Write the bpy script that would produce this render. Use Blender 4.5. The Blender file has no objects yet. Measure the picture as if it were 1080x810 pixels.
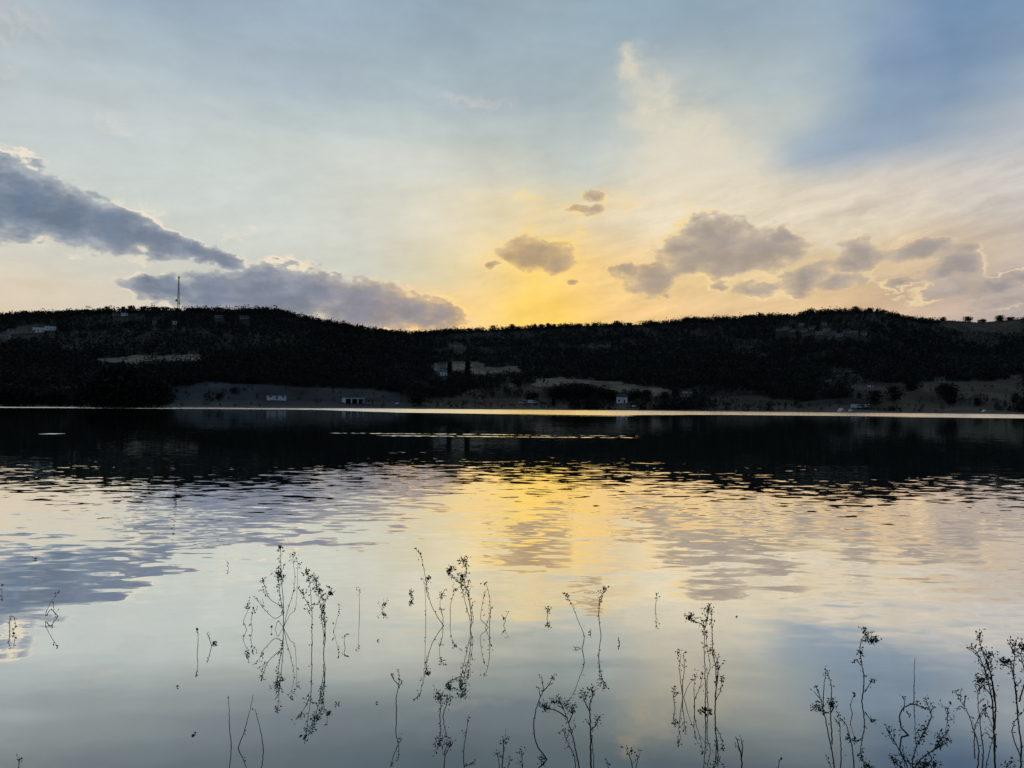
import bpy, bmesh, math, random
import numpy as np
from mathutils import Vector, Matrix, Euler

rnd = random.Random(11)
rng = np.random.default_rng(7)
R = math.radians
sc = bpy.context.scene
COL = sc.collection

# ------------------------------------------------------------------ camera
CAM_H = 1.9
F = 800.0                      # focal length for a 1080-wide frame
PITCH, ROLL = R(1.69), R(0.45)
cam_d = bpy.data.cameras.new('camera')
cam = bpy.data.objects.new('camera', cam_d)
COL.objects.link(cam)
cam_d.sensor_width = 36.0
cam_d.lens = 36.0 * F / 1080.0
cam_d.clip_start = 0.05
cam_d.clip_end = 20000.0
CAM_M = Matrix.Rotation(R(90) + PITCH, 3, 'X') @ Matrix.Rotation(ROLL, 3, 'Z')
cam.matrix_world = Matrix.Translation((0, 0, CAM_H)) @ CAM_M.to_4x4()
sc.camera = cam
CM = np.array(CAM_M)

sc.view_settings.view_transform = 'Standard'
sc.view_settings.look = 'None'
sc.view_settings.exposure = 0.0
sc.view_settings.gamma = 1.0
sc.view_settings.use_curve_mapping = False
sc.render.engine = 'CYCLES'
sc.cycles.max_bounces = 5
sc.cycles.diffuse_bounces = 2
sc.cycles.glossy_bounces = 3
sc.cycles.use_denoising = True
sc.cycles.caustics_reflective = False

def px_dir(x, y):
    """direction (world) of a viewing ray for a spot measured in the 1080x810 photograph"""
    v = CM @ np.array([(x - 540.0) / F, -(y - 405.0) / F, -1.0])
    return v / np.linalg.norm(v)

def px_azel(x, y):
    v = px_dir(x, y)
    return math.atan2(v[0], v[1]), math.asin(v[2])

def to_px(X, Y, Z):
    q = np.stack([X, Y, Z - CAM_H], -1) @ CM      # = CM^T * p
    d = np.where(q[..., 2] < -1e-6, -q[..., 2], 1e9)
    return 540.0 + F * q[..., 0] / d, 405.0 - F * q[..., 1] / d

SUN_AZ, SUN_EL = R(1.3), R(3.4)

# ------------------------------------------------------------------ node helper
class NT:
    def __init__(s, nt):
        s.nt = nt
    def n(s, t, **kw):
        o = s.nt.nodes.new(t)
        for k, v in kw.items():
            setattr(o, k, v)
        return o
    def put(s, sock, v):
        if isinstance(v, bpy.types.NodeSocket):
            s.nt.links.new(v, sock)
        elif v is not None:
            sock.default_value = v
    def m(s, op, a, b=None, c=None, clamp=False):
        o = s.n('ShaderNodeMath', operation=op, use_clamp=clamp)
        for i, v in enumerate((a, b, c)):
            if v is not None:
                s.put(o.inputs[i], v)
        return o.outputs[0]
    def v(s, op, a, b=None, c=None, out=0):
        o = s.n('ShaderNodeVectorMath', operation=op)
        for i, q in enumerate((a, b, c)):
            if q is not None:
                s.put(o.inputs[i], q)
        return o.outputs[out]
    def xyz(s, x, y, z=0.0):
        o = s.n('ShaderNodeCombineXYZ')
        s.put(o.inputs[0], x); s.put(o.inputs[1], y); s.put(o.inputs[2], z)
        return o.outputs[0]
    def sep(s, v):
        o = s.n('ShaderNodeSeparateXYZ'); s.put(o.inputs[0], v)
        return o.outputs
    def sstep(s, x, a, b, lo=0.0, hi=1.0):
        o = s.n('ShaderNodeMapRange', interpolation_type='SMOOTHSTEP')
        s.put(o.inputs[0], x); o.inputs[1].default_value = a; o.inputs[2].default_value = b
        o.inputs[3].default_value = lo; o.inputs[4].default_value = hi
        return o.outputs[0]
    def lin(s, x, a, b, lo=0.0, hi=1.0):
        o = s.n('ShaderNodeMapRange')
        s.put(o.inputs[0], x); o.inputs[1].default_value = a; o.inputs[2].default_value = b
        o.inputs[3].default_value = lo; o.inputs[4].default_value = hi
        return o.outputs[0]
    def mix(s, f, a, b):
        o = s.n('ShaderNodeMix', data_type='RGBA')
        s.put(o.inputs['Factor'], f)
        s.put(o.inputs[6], a if isinstance(a, bpy.types.NodeSocket) else (*a, 1.0))
        s.put(o.inputs[7], b if isinstance(b, bpy.types.NodeSocket) else (*b, 1.0))
        return o.outputs[2]
    def noise(s, vec, scale=1.0, detail=3.0, rough=0.5, lac=2.0, out=0, dist=0.0):
        o = s.n('ShaderNodeTexNoise')
        s.put(o.inputs['Vector'], vec)
        o.inputs['Scale'].default_value = scale
        o.inputs['Detail'].default_value = detail
        o.inputs['Roughness'].default_value = rough
        o.inputs['Lacunarity'].default_value = lac
        o.inputs['Distortion'].default_value = dist
        return o.outputs[out]
    def ramp(s, f, stops, interp='LINEAR'):
        o = s.n('ShaderNodeValToRGB')
        cr = o.color_ramp
        cr.interpolation = interp
        while len(cr.elements) > 1:
            cr.elements.remove(cr.elements[-1])
        cr.elements[0].position = stops[0][0]
        cr.elements[0].color = (*stops[0][1], 1)
        for p, c in stops[1:]:
            e = cr.elements.new(p); e.color = (*c, 1)
        s.put(o.inputs[0], f)
        return o.outputs[0]

def lin1(c):
    c /= 255.0
    return c / 12.92 if c <= 0.04045 else ((c + 0.055) / 1.055) ** 2.4
def L(r, g, b):
    return (lin1(r), lin1(g), lin1(b))

# ------------------------------------------------------------------ sky
world = bpy.data.worlds.new('World')
sc.world = world
world.use_nodes = True
nt = world.node_tree
nt.nodes.clear()
w = NT(nt)
out = w.n('ShaderNodeOutputWorld')
tc = w.n('ShaderNodeTexCoord')
D = w.v('NORMALIZE', tc.outputs['Generated'])
dx, dy, dz = w.sep(D)
AZ = w.m('ARCTAN2', dx, dy)
EL = w.m('ARCSINE', dz)
sky = w.n('ShaderNodeTexSky')
sky.sky_type = 'NISHITA'
sky.sun_disc = False
sky.sun_elevation = SUN_EL
sky.sun_rotation = SUN_AZ
sky.altitude = 900
sky.air_density = 1.0
sky.dust_density = 2.0
sky.ozone_density = 1.5
nish = w.v('SCALE', sky.outputs[0]); nish.node.inputs['Scale'].default_value = 0.05

DEG = 180.0 / math.pi
azd = w.m('MULTIPLY', AZ, DEG)
eld = w.m('MULTIPLY', EL, DEG)
P0 = w.xyz(azd, eld, 0.0)
# slow wander of the veil so that its tones drift like real cirrostratus
wv = w.noise(w.v('MULTIPLY', P0, (0.045, 0.075, 1.0)), 1.0, 3.0, 0.5, out=1)
wv = w.v('MULTIPLY', w.v('SUBTRACT', wv, (0.5, 0.5, 0.5)), (4.5, 3.2, 0.0))
PW = w.v('ADD', P0, wv)
pwx, pwy, _ = w.sep(PW)

# tones of the thin high veil, row by row upwards from the ridge, spots measured on the photograph
rows = [
 (326, [(0,(224,208,184)),(120,(218,208,190)),(250,(212,204,190)),(370,(222,203,178)),(430,(242,200,146)),(500,(250,213,146)),(545,(255,214,108)),(590,(255,211,106)),(650,(246,205,138)),(760,(234,200,152)),(900,(222,190,150)),(1000,(198,176,158)),(1080,(180,168,164))]),
 (290, [(0,(214,211,197)),(120,(209,208,196)),(250,(205,208,199)),(380,(207,208,196)),(460,(226,213,176)),(520,(244,214,152)),(565,(255,216,118)),(610,(250,210,134)),(680,(238,206,154)),(750,(234,206,154)),(850,(227,202,158)),(960,(217,192,158)),(1080,(196,182,168))]),
 (232, [(0,(206,211,207)),(120,(206,213,208)),(300,(208,215,209)),(420,(219,216,201)),(500,(229,217,186)),(565,(235,217,176)),(640,(229,214,182)),(700,(230,217,188)),(800,(230,215,190)),(900,(222,210,192)),(1000,(212,204,193)),(1080,(204,199,194))]),
 (172, [(0,(192,202,205)),(150,(199,208,208)),(300,(206,213,208)),(450,(211,214,205)),(540,(208,209,197)),(620,(196,203,197)),(690,(214,211,196)),(760,(219,214,198)),(790,(208,207,197)),(832,(166,180,191)),(880,(152,171,190)),(960,(149,168,188)),(1040,(172,183,193)),(1080,(180,188,196))]),
 (138, [(0,(186,197,201)),(300,(190,201,204)),(450,(193,203,201)),(560,(186,196,194)),(630,(182,193,193)),(690,(208,209,198)),(775,(202,205,197)),(835,(188,197,196)),(875,(162,178,190)),(915,(140,162,184)),(1000,(134,157,182)),(1080,(154,172,189))]),
 (100, [(0,(178,189,195)),(150,(175,190,198)),(300,(172,187,197)),(450,(173,188,194)),(560,(165,180,188)),(625,(168,183,188)),(690,(188,196,194)),(760,(182,193,194)),(800,(176,190,194)),(838,(173,187,194)),(880,(158,177,190)),(918,(133,156,184)),(1000,(120,147,178)),(1080,(132,156,182))]),
 (20,  [(0,(168,183,195)),(120,(152,172,192)),(300,(158,177,193)),(450,(155,175,190)),(560,(157,177,188)),(700,(150,172,188)),(820,(152,172,188)),(905,(149,171,189)),(950,(137,161,186)),(985,(116,146,179)),(1080,(108,142,177))]),
]
A0, A1 = -40.0, 40.0
faz = w.lin(pwx, A0, A1)
cur = None
prev_el = None
for (yy, st) in rows:
    stops = []
    for (xx, c) in st:
        a, e = px_azel(xx, yy)
        stops.append(((a * DEG - A0) / (A1 - A0), L(*c)))
    col = w.ramp(faz, stops, 'EASE' if False else 'LINEAR')
    e_row = px_azel(540, yy)[1] * DEG
    if cur is None:
        cur = col
    else:
        cur = w.mix(w.sstep(pwy, prev_el, e_row), cur, col)
    prev_el = e_row
cur = w.mix(w.sstep(eld, 27.0, 48.0), cur, (0.145, 0.18, 0.205))
cur = w.mix(w.sstep(eld, 45.0, 85.0), cur, (0.045, 0.07, 0.115))
# fine streaks and mottling of the veil
PS = w.v('MULTIPLY', w.v('ADD', P0, wv), (0.10, 0.30, 1.0))
st1 = w.noise(PS, 1.0, 5.0, 0.55)
st2 = w.noise(w.v('MULTIPLY', P0, (0.5, 0.9, 1.0)), 1.0, 5.0, 0.6)
veil = w.m('ADD', w.m('MULTIPLY', w.m('SUBTRACT', st1, 0.5), 0.34), w.m('MULTIPLY', w.m('SUBTRACT', st2, 0.5), 0.14))
# faint beams fanning out from the hidden sun
ba = w.m('ARCTAN2', w.m('SUBTRACT', eld, 3.4), w.m('SUBTRACT', azd, 1.3))
bn = w.noise(w.xyz(ba, 0.0, 3.3), 3.2, 3.0, 0.5)
veil = w.m('ADD', veil, w.m('MULTIPLY', w.m('SUBTRACT', bn, 0.5), 0.16))
gain = w.m('ADD', 1.0, veil)
cur = w.v('MULTIPLY', cur, w.xyz(gain, gain, gain))

def blob_field(blobs, P, k=1.0):
    """max over ellipses of 1 - |p|, ellipses given by photograph spots (x, y, rx, ry, tilt)"""
    acc = None
    for b in blobs:
        x, y, rx, ry = b[:4]
        tilt = b[4] if len(b) > 4 else 0.0
        a, e = px_azel(x, y)
        s_ = F * (1 + ((x - 540) / F) ** 2)
        g_ = w.n('ShaderNodeTexGradient', gradient_type='SPHERICAL')
        w.put(g_.inputs[0], P)
        tm = g_.texture_mapping
        tm.vector_type = 'TEXTURE'
        tm.translation = (a * DEG, e * DEG, 0)
        tm.rotation = (0, 0, R(tilt))
        tm.scale = (1.6 * rx / s_ * DEG, 1.6 * ry / F * DEG, 1)
        f = g_.outputs[1]
        if len(b) > 5:
            f = w.m('MULTIPLY', f, 0.375 + 0.625 * b[5])
        acc = f if acc is None else w.m('SMOOTH_MAX', acc, f, 0.16 * k)
    return w.m('MULTIPLY_ADD', acc, 1.6, -0.6)

# thin bright wisps lying over the veil
n1 = w.noise(w.v('MULTIPLY', P0, (0.35, 0.45, 1.0)), 1.0, 6.0, 0.6, out=1)
PB = w.v('ADD', P0, w.v('MULTIPLY', w.v('SUBTRACT', n1, (0.5, 0.5, 0.5)), (5.0, 4.0, 0.0)))
fil = w.noise(w.v('MULTIPLY', PB, (0.5, 1.1, 1.0)), 1.0, 7.0, 0.66)
wis = blob_field([(664,74,26,24,20),(690,112,42,50,35),(725,160,66,74,42),(785,212,110,56,-14),(690,205,70,44,0),(905,238,110,20,8)], PB, 1)
wm = w.m('MULTIPLY', w.sstep(wis, 0.0, 0.75), w.sstep(fil, 0.30, 0.68, 0.45, 1.0), clamp=True)
cur = w.mix(w.m('MULTIPLY', wm, 0.72), cur, L(232, 221, 197))
wis = blob_field([(1045,178,55,10,22),(1065,168,40,8,18),(500,110,60,12,0),(6,75,22,10,-20),(0,52,14,14,0),(15,20,60,18,-10)], PB, 1)
wm = w.m('MULTIPLY', w.sstep(wis, 0.0, 0.7), w.sstep(fil, 0.35, 0.62), clamp=True)
cur = w.mix(w.m('MULTIPLY', wm, 0.45), cur, L(214, 208, 204))
lit = blob_field([(18,186,38,12,-8),(66,202,30,14,-20),(90,214,18,8,-30),(172,240,22,7,-14),(245,276,30,7,0),(300,284,26,7,0),(345,291,20,6,0),(405,300,34,9,-6),(448,308,22,8,-10),(30,244,50,8,-8),(440,345,50,7,0),(95,246,26,6,-8),(128,129,14,8,0),(118,133,34,9,0),(255,246,14,8,0),(250,252,26,10,0),(155,214,40,8,-8),(560,212,44,8,-8),(655,212,52,20,-4),(600,222,60,14,0),(575,250,90,22,0),(728,228,26,12,0),(500,212,16,6,0),(545,290,70,45,0),(500,320,50,28,0),(640,300,70,30,0),(520,300,30,14,-10),(600,265,40,12,0),(690,262,30,10,20),(870,262,30,10,10),(950,255,40,8,10),(820,312,50,10,8)], PB, 1)
wm = w.m('MULTIPLY', w.sstep(lit, 0.0, 0.8), w.sstep(fil, 0.42, 0.64), clamp=True)
litc = w.ramp(w.lin(azd, -40, 40), [(0.0, L(248,232,208)), (0.28, L(246,230,204)), (0.38, L(250,226,176)), (0.45, L(255,222,144)), (0.55, L(255,217,132)), (0.75, L(244,218,168)), (1.0, L(230,206,178))])
cur = w.mix(w.m('MULTIPLY', wm, 0.6), cur, litc)

# grey cumulus and stratocumulus bands
scl = lambda L_, kx, ky: [(b_[0], b_[1], b_[2] * kx, b_[3] * ky) + tuple(b_[4:]) for b_ in L_]
# combed fibres rising to the right through the lower sky
fr = w.xyz(w.m('ADD', w.m('MULTIPLY', azd, 0.13), w.m('MULTIPLY', eld, 0.05)), w.m('ADD', w.m('MULTIPLY', azd, -0.16), w.m('MULTIPLY', eld, 0.75)), 1.7)
fb = w.noise(w.v('ADD', fr, w.v('SCALE', n1)), 1.0, 6.0, 0.62)
fb.node.inputs['Vector'].links[0].from_node.inputs[1].links[0].from_node.inputs['Scale'].default_value = 0.8
fk = w.m('MULTIPLY', w.m('SUBTRACT', fb, 0.5), w.m('MULTIPLY', w.sstep(azd, -6.0, 14.0, 0.25, 1.0), w.sstep(eld, 19.5, 13.5)))
fg = w.m('ADD', 1.0, w.m('MULTIPLY', fk, 0.75))
cur = w.v('MULTIPLY', cur, w.xyz(fg, fg, fg))
nb = w.noise(w.v('MULTIPLY', P0, (0.22, 0.45, 1.0)), 1.0, 3.0, 0.5, out=1)
nf = w.noise(w.v('MULTIPLY', P0, (0.8, 1.3, 1.0)), 1.0, 6.0, 0.56, out=1)
PC = w.v('ADD', P0, w.v('MULTIPLY', w.v('SUBTRACT', nb, (0.5, 0.5, 0.5)), (3.0, 1.5, 0.0)))
PC = w.v('ADD', PC, w.v('MULTIPLY', w.v('SUBTRACT', nf, (0.5, 0.5, 0.5)), (1.6, 1.3, 0.0)))
left = [(-30,205,70,36,-8),(25,214,56,30,-14),(70,228,55,24,-16),(115,241,55,21,-14),(160,253,48,14,-14),(205,264,36,9,-12),(236,273,24,6,-12),(-100,192,80,34,-6),(-210,200,70,22,4),(-330,215,60,16,0),
        (175,303,46,11,0),(228,302,46,14,0),(280,302,50,20,-2),(330,307,55,21,-3),(385,318,60,21,-4),(435,326,48,17,-5),(466,331,26,12,-6),(300,318,70,18,0),(230,314,60,14,0),(380,330,70,14,-3),(450,338,34,7,-4),(160,294,24,5,0,0.7)]
mid = [(563,269,42,14,-4),(585,276,24,10,0,0.8),(626,207,13,6,0,0.6),(618,221,20,5,0,0.62),(606,296,12,5,0,0.5),(520,282,12,5,0,0.5),
       (758,253,44,17,6),(742,243,26,13,0),(806,262,42,16,0),(832,251,16,9,0),(738,273,34,11,20),(690,292,27,13,25),(662,285,17,7,0),(780,284,28,8,10,0.7),
       (850,293,26,13,15),(800,306,28,8,0,0.7),(762,302,16,6,0,0.55),(912,268,26,14,10),(895,279,18,8,10),
       (975,263,36,9,4),(1016,277,24,14,15),(995,289,26,8,15),(945,300,26,5,0,0.6),(1050,302,34,8,14),(1085,290,30,7,10),(1055,318,40,5,8,0.6),(1190,290,70,16,6),(1330,270,60,18,0),(1260,320,60,10,0),
       (735,229,12,4,0,0.5),(770,272,60,16,0),(720,262,30,14,0,0.8),(880,300,40,8,8,0.6),(1000,306,50,9,12,0.6)]
fld = blob_field(scl(left, 1.10, 1.22) + scl(mid, 1.14, 1.32), PC, 1)
bil = w.noise(w.v('MULTIPLY', P0, (0.75, 1.4, 1.0)), 1.0, 6.0, 0.56)
dens = w.m('ADD', fld, w.m('MULTIPLY', w.m('SUBTRACT', bil, 0.5), 0.95))
alpha = w.m('ADD', w.m('MULTIPLY', w.sstep(dens, -0.03, 0.20), 0.62), w.m('MULTIPLY', w.sstep(dens, 0.06, 0.46), 0.38))
core = w.sstep(dens, 0.1, 0.9)
cedge = w.ramp(w.lin(azd, -40, 40), [(0.0, L(134,148,166)), (0.3, L(150,154,166)), (0.47, L(196,168,130)), (0.53, L(196,166,126)), (0.66, L(182,166,148)), (1.0, L(184,172,164))])
ccore = w.ramp(w.lin(azd, -40, 40), [(0.0, L(92,116,142)), (0.3, L(120,129,149)), (0.45, L(146,141,148)), (0.5, L(168,146,122)), (0.66, L(152,143,139)), (1.0, L(156,152,154))])
cc = w.mix(core, cedge, ccore)
shade = w.noise(w.v('MULTIPLY', PC, (0.4, 0.8, 1.0)), 1.0, 4.0, 0.55)
shg = w.m('ADD', 1.0, w.m('MULTIPLY', w.m('SUBTRACT', shade, 0.5), 0.75))
cc = w.v('MULTIPLY', cc, w.xyz(shg, shg, shg))
# silver lining: the thin outer fringe of the clouds glows, more so along their upper edges
up = w.v('ADD', PC, (0.0, -0.55, 0.0))
rim = w.m('MULTIPLY', w.sstep(dens, -0.14, 0.02), w.sstep(dens, 0.14, 0.03), clamp=True)
rimn = w.sstep(w.noise(w.v('MULTIPLY', P0, (0.25, 0.35, 1.0)), 1.0, 2.0, 0.5), 0.42, 0.62)
rimc = litc
cur = w.mix(w.m('MULTIPLY', alpha, w.sstep(azd, -8.0, 6.0, 0.95, 0.84)), cur, cc)
cur = w.mix(w.m('MULTIPLY', w.m('MULTIPLY', rim, rimn), 0.9), cur, rimc)

# the veil and clouds thin out away from the sunset; there the clear dusk sky shows
c_side = w.sstep(w.m('ABSOLUTE', azd), 42.0, 115.0)
dusk = w.mix(w.sstep(eld, 0.0, 45.0), (0.14, 0.185, 0.26), (0.07, 0.115, 0.195))
cur = w.mix(c_side, cur, dusk)
allc = w.mix(0.96, nish, cur)
bg = w.n('ShaderNodeBackground')
w.put(bg.inputs[0], allc)
bg.inputs[1].default_value = 1.0
nt.links.new(bg.outputs[0], out.inputs[0])

# ------------------------------------------------------------------ sun (behind the ridge)
sd = bpy.data.lights.new('sun', 'SUN')
sd.energy = 1.0
sd.angle = R(0.5)
sd.color = (1.0, 0.72, 0.42)
sun = bpy.data.objects.new('sun', sd)
COL.objects.link(sun)
sv = Vector((math.sin(SUN_AZ) * math.cos(SUN_EL), math.cos(SUN_AZ) * math.cos(SUN_EL), math.sin(SUN_EL)))
sun.rotation_euler = sv.to_track_quat('Z', 'Y').to_euler()
sun.location = (0, 0, 300)

# ------------------------------------------------------------------ numpy noise
_perm = np.random.default_rng(3).random((256, 256))
def vnoise(x, y):
    xi = np.floor(x).astype(np.int64); yi = np.floor(y).astype(np.int64)
    fx = x - xi; fy = y - yi
    fx = fx * fx * (3 - 2 * fx); fy = fy * fy * (3 - 2 * fy)
    g = lambda a, b: _perm[a & 255, b & 255]
    return (g(xi, yi) * (1 - fx) + g(xi + 1, yi) * fx) * (1 - fy) + (g(xi, yi + 1) * (1 - fx) + g(xi + 1, yi + 1) * fx) * fy
def fbm(x, y, oct=4):
    x = np.asarray(x, float); y = np.asarray(y, float)
    s = 0.0; a = 0.5; t = 0.0
    for i in range(oct):
        s = s + a * vnoise(x + 17.3 * i, y - 9.1 * i); t += a
        a *= 0.5; x = x * 2.03; y = y * 2.03
    return s / t - 0.5

# ------------------------------------------------------------------ terrain
ridge_px = [(-700,352),(-500,345),(-300,338),(-120,333),(0,333),(40,331),(100,328),(150,326),(188,326),(230,327),(280,327),(300,329),(330,337),(360,343),
            (400,349),(440,352),(470,349),(520,347),(560,345),(600,343),(650,342),(690,341),(720,338),(760,336),(800,334),(830,333),
            (860,329),(900,327),(925,327),(940,331),(970,337),(1000,337),(1030,339),(1060,337),(1080,335),(1200,332),(1400,335),(1700,342)]
_ra = np.array([px_azel(x, y)[0] for x, y in ridge_px]); _re = np.array([px_azel(x, y)[1] for x, y in ridge_px])
def ridge_el(az):
    e = np.interp(az, _ra, _re)
    back = np.clip((np.abs(az) - R(62)) / R(50), 0, 1)
    return e * (1 - back) + R(3.0) * back
_rra = np.radians([-180, -60, -34, -14, -6, 0, 12, 24, 28.5, 33, 60, 180])
_rrr = np.array([900, 1200, 1250, 1150, 1500, 1600, 1450, 1350, 1750, 1900, 1400, 900.])
def ridge_r(az): return np.interp(az, _rra, _rrr)
def shore_r(az):
    return 452 + 34 * fbm(np.degrees(az) / 9.0 + 40, 0.3 + 0 * az, 3) + 5 * fbm(np.degrees(az) * 1.3, 5 + 0 * az, 3)
def height(X, Y):
    X = np.asarray(X, float); Y = np.asarray(Y, float)
    r = np.hypot(X, Y); az = np.arctan2(X, Y)
    E = ridge_el(az); rr = ridge_r(az); rs = shore_r(az)
    t = (r - rs) / (rr - rs)
    tc_ = np.clip(t, 0, 1)
    S = 0.16 * np.clip(tc_ / 0.12, 0, 1) ** 1.2 + 0.84 * np.clip((tc_ - 0.07) / 0.93, 0, 1) ** 0.88
    env = np.clip(tc_ * 6, 0, 1) * np.clip((1 - tc_) * 6, 0, 1)
    S = S + env * (0.10 * fbm(X / 210.0, Y / 210.0, 4) + 0.05 * fbm(X / 60.0, Y / 60.0, 3))
    h = np.minimum(r, rr) * np.tan(E * S) + 0.0
    h = h + np.clip(t * 8, 0, 1) * 1.6 * fbm(X / 25.0, Y / 25.0, 3) + 0.25
    over = np.clip(r - rr, 0, None)
    h = h - over * 0.22 * np.clip(over / 250.0, 0, 1)
    h = np.maximum(h, -1.8)
    h = np.where(t < 0, np.maximum(-1.8, 0.25 - (rs - r) * 0.12), h)
    h = np.where(r > rr + 900, np.maximum(h, 20 + 25 * fbm(X / 700., Y / 700., 3)), h)
    # the near bank the photograph is taken from
    dist = (1.3 + 0.5 * fbm(X / 3.0, 0 * X + 1, 3) - 0.0009 * X * X * np.clip(1 - np.abs(X) / 400, 0, 1)) - Y
    nb_ = np.where(dist > 0, 0.22 * (1 - np.exp(-dist / 1.5)) + 0.022 * np.clip(dist, 0, 120), -0.12 * np.abs(dist) ** 0.9)
    nb_ = np.where(r < 420, np.maximum(nb_, -1.8), -1.8)
    nb_ = nb_ + np.where(dist > 0, 0.05 * fbm(X / 1.1, Y / 1.1, 3), 0)
    return np.maximum(h, nb_)

_rm = np.concatenate([np.linspace(380, 2300, 3841)])
def ground_at(x, y):
    """point of the far land seen at a spot of the photograph"""
    v = px_dir(x, y)
    k = np.hypot(v[0], v[1])
    X = v[0] / k * _rm; Y = v[1] / k * _rm; Z = CAM_H + v[2] / k * _rm
    hh = height(X, Y)
    hit = np.nonzero(hh >= Z)[0]
    i = hit[0] if len(hit) else int(np.argmin(np.abs(Z - hh)))
    return X[i], Y[i], float(hh[i])
def water_at(x, y):
    v = px_dir(x, y)
    t = -CAM_H / v[2]
    return v[0] * t, v[1] * t

# land cover seen across the lake: (outline on the photograph, ground colour, share of the trees left standing)
PALE = (0.22, 0.185, 0.125); DRY = (0.075, 0.064, 0.040); GRAV = (0.042, 0.052, 0.056); GRASS = (0.05, 0.065, 0.03); SCRUB = (0.030, 0.035, 0.026)
cover = [
 ([(0,352),(16,345),(36,342),(60,344),(60,352),(30,356),(0,360)], DRY, 0.08),
 ([(60,352),(75,355),(110,352),(102,360),(70,362)], SCRUB, 0.5),
 ([(0,340),(80,335),(150,330),(155,337),(90,346),(60,342)], SCRUB, 0.45),
 ([(60,350),(150,345),(230,350),(330,352),(318,366),(250,372),(120,374),(40,366)], SCRUB, 0.35),
 ([(268,350),(312,362),(306,368),(270,362)], DRY, 0.3),
 ([(100,378),(150,375),(214,373),(212,380),(160,381),(140,384),(104,382)], PALE, 0.02),
 ([(44,398),(60,396),(84,400),(80,406),(46,404)], DRY, 0.05),
 ([(0,402),(44,404),(84,408),(80,422),(0,424)], GRASS, 0.5),
 ([(182,408),(230,403),(300,408),(380,410),(430,417),(432,430),(182,430)], GRAV, 0.02),
 ([(430,420),(560,418),(700,424),(704,431),(430,431)], DRY, 0.10),
 ([(456,383),(500,381),(512,384),(508,390),(456,391)], PALE, 0.06),
 ([(495,388),(548,386),(552,391),(500,395)], PALE, 0.02),
 ([(488,412),(540,404),(566,410),(556,420),(480,422)], DRY, 0.20),
 ([(564,400),(590,398),(640,402),(700,409),(712,415),(690,418),(640,412),(604,406),(566,408)], PALE, 0.03),
 ([(475,363),(488,362),(492,368),(478,368)], DRY, 0.1),
 ([(618,365),(642,364),(640,368),(620,368)], DRY, 0.1),
 ([(726,350),(748,348),(746,356),(728,355)], SCRUB, 0.2),
 ([(716,413),(730,414),(728,418),(716,417)], PALE, 0.03),
 ([(748,420),(790,417),(840,424),(900,428),(900,434),(748,432)], DRY, 0.03),
 ([(812,346),(850,342),(880,340),(916,343),(926,352),(900,358),(860,357),(826,353)], (0.024,0.028,0.02), 0.7),
 ([(856,391),(900,390),(910,398),(938,404),(906,406),(860,403)], GRAV, 0.35),
 ([(898,406),(1080,400),(1080,436),(850,436),(850,424),(900,418)], DRY, 0.03),
 ([(1066,396),(1080,396),(1080,404),(1064,402)], DRY, 0.05),
 ([(984,338),(1030,338),(1080,338),(1080,352),(1030,352),(1000,348)], DRY, 0.12),
 ([(900,326),(930,326),(940,342),(900,345),(880,338)], SCRUB, 0.35),
 ([(1000,352),(1056,356),(1052,368),(1000,362)], SCRUB, 0.45),
 ([(-40,427),(190,427),(190,433),(-40,432)], (0.10, 0.11, 0.09), 0.3),
]
def inside(poly, x, y):
    res = np.zeros(x.shape, bool)
    n = len(poly)
    for i in range(n):
        x1, y1 = poly[i]; x2, y2 = poly[(i + 1) % n]
        c = ((y1 > y) != (y2 > y)) & (x < (x2 - x1) * (y - y1) / (y2 - y1 + 1e-9) + x1)
        res ^= c
    return res
def land(X, Y, Z):
    px, py = to_px(X, Y, Z)
    wx = px + 20 * fbm(X / 22.0, Y / 22.0, 4); wy = py + 3.4 * fbm(X / 16.0 + 7, Y / 16.0, 3)
    dens = np.ones(X.shape); col = np.zeros(X.shape + (3,)); col[:] = (0.020, 0.022, 0.015)
    for poly, c, d in cover:
        k = inside(poly, wx, wy) & (Y > 300)
        col[k] = c; dens[k] = d
    var = np.clip(1.0 + 1.5 * fbm(X / 35.0, Y / 80.0, 4) + 0.9 * fbm(X / 9.0, Y / 18.0, 3), 0.35, 1.7)
    col = col * var[..., None]
    return col, dens, px, py

def new_mesh(name, verts, faces, mat=None, smooth=False):
    me = bpy.data.meshes.new(name)
    verts = np.asarray(verts, np.float32); faces = np.asarray(faces, np.int32)
    me.vertices.add(len(verts)); me.vertices.foreach_set('co', verts.ravel())
    k = faces.shape[1]
    me.loops.add(faces.size); me.loops.foreach_set('vertex_index', faces.ravel())
    me.polygons.add(len(faces)); me.polygons.foreach_set('loop_start', np.arange(0, faces.size, k, dtype=np.int32))
    if smooth:
        me.polygons.foreach_set('use_smooth', np.ones(len(faces), bool))
    me.update(calc_edges=True)
    if mat: me.materials.append(mat)
    return me
def link(name, me, parent=None, **props):
    o = bpy.data.objects.new(name, me); COL.objects.link(o)
    if parent is not None: o.parent = parent
    for k, v in props.items(): o[k] = v
    return o

def mat_new(name):
    m_ = bpy.data.materials.new(name); m_.use_nodes = True
    n_ = m_.node_tree; b = n_.nodes['Principled BSDF']
    b.inputs['Specular IOR Level'].default_value = 0.2
    return m_, NT(n_), b
def mat_plain(name, col, rough=0.85, var=0.25, scale=3.0, metal=0.0):
    m_, q, b = mat_new(name)
    g = q.n('ShaderNodeTexCoord')
    f = q.noise(g.outputs['Object'], scale, 4.0, 0.6)
    a = tuple(c * (1 - var) for c in col); z = tuple(min(1, c * (1 + var)) for c in col)
    q.put(b.inputs['Base Color'], q.mix(q.lin(f, 0.3, 0.7), a, z))
    b.inputs['Roughness'].default_value = rough
    b.inputs['Metallic'].default_value = metal
    return m_

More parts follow.
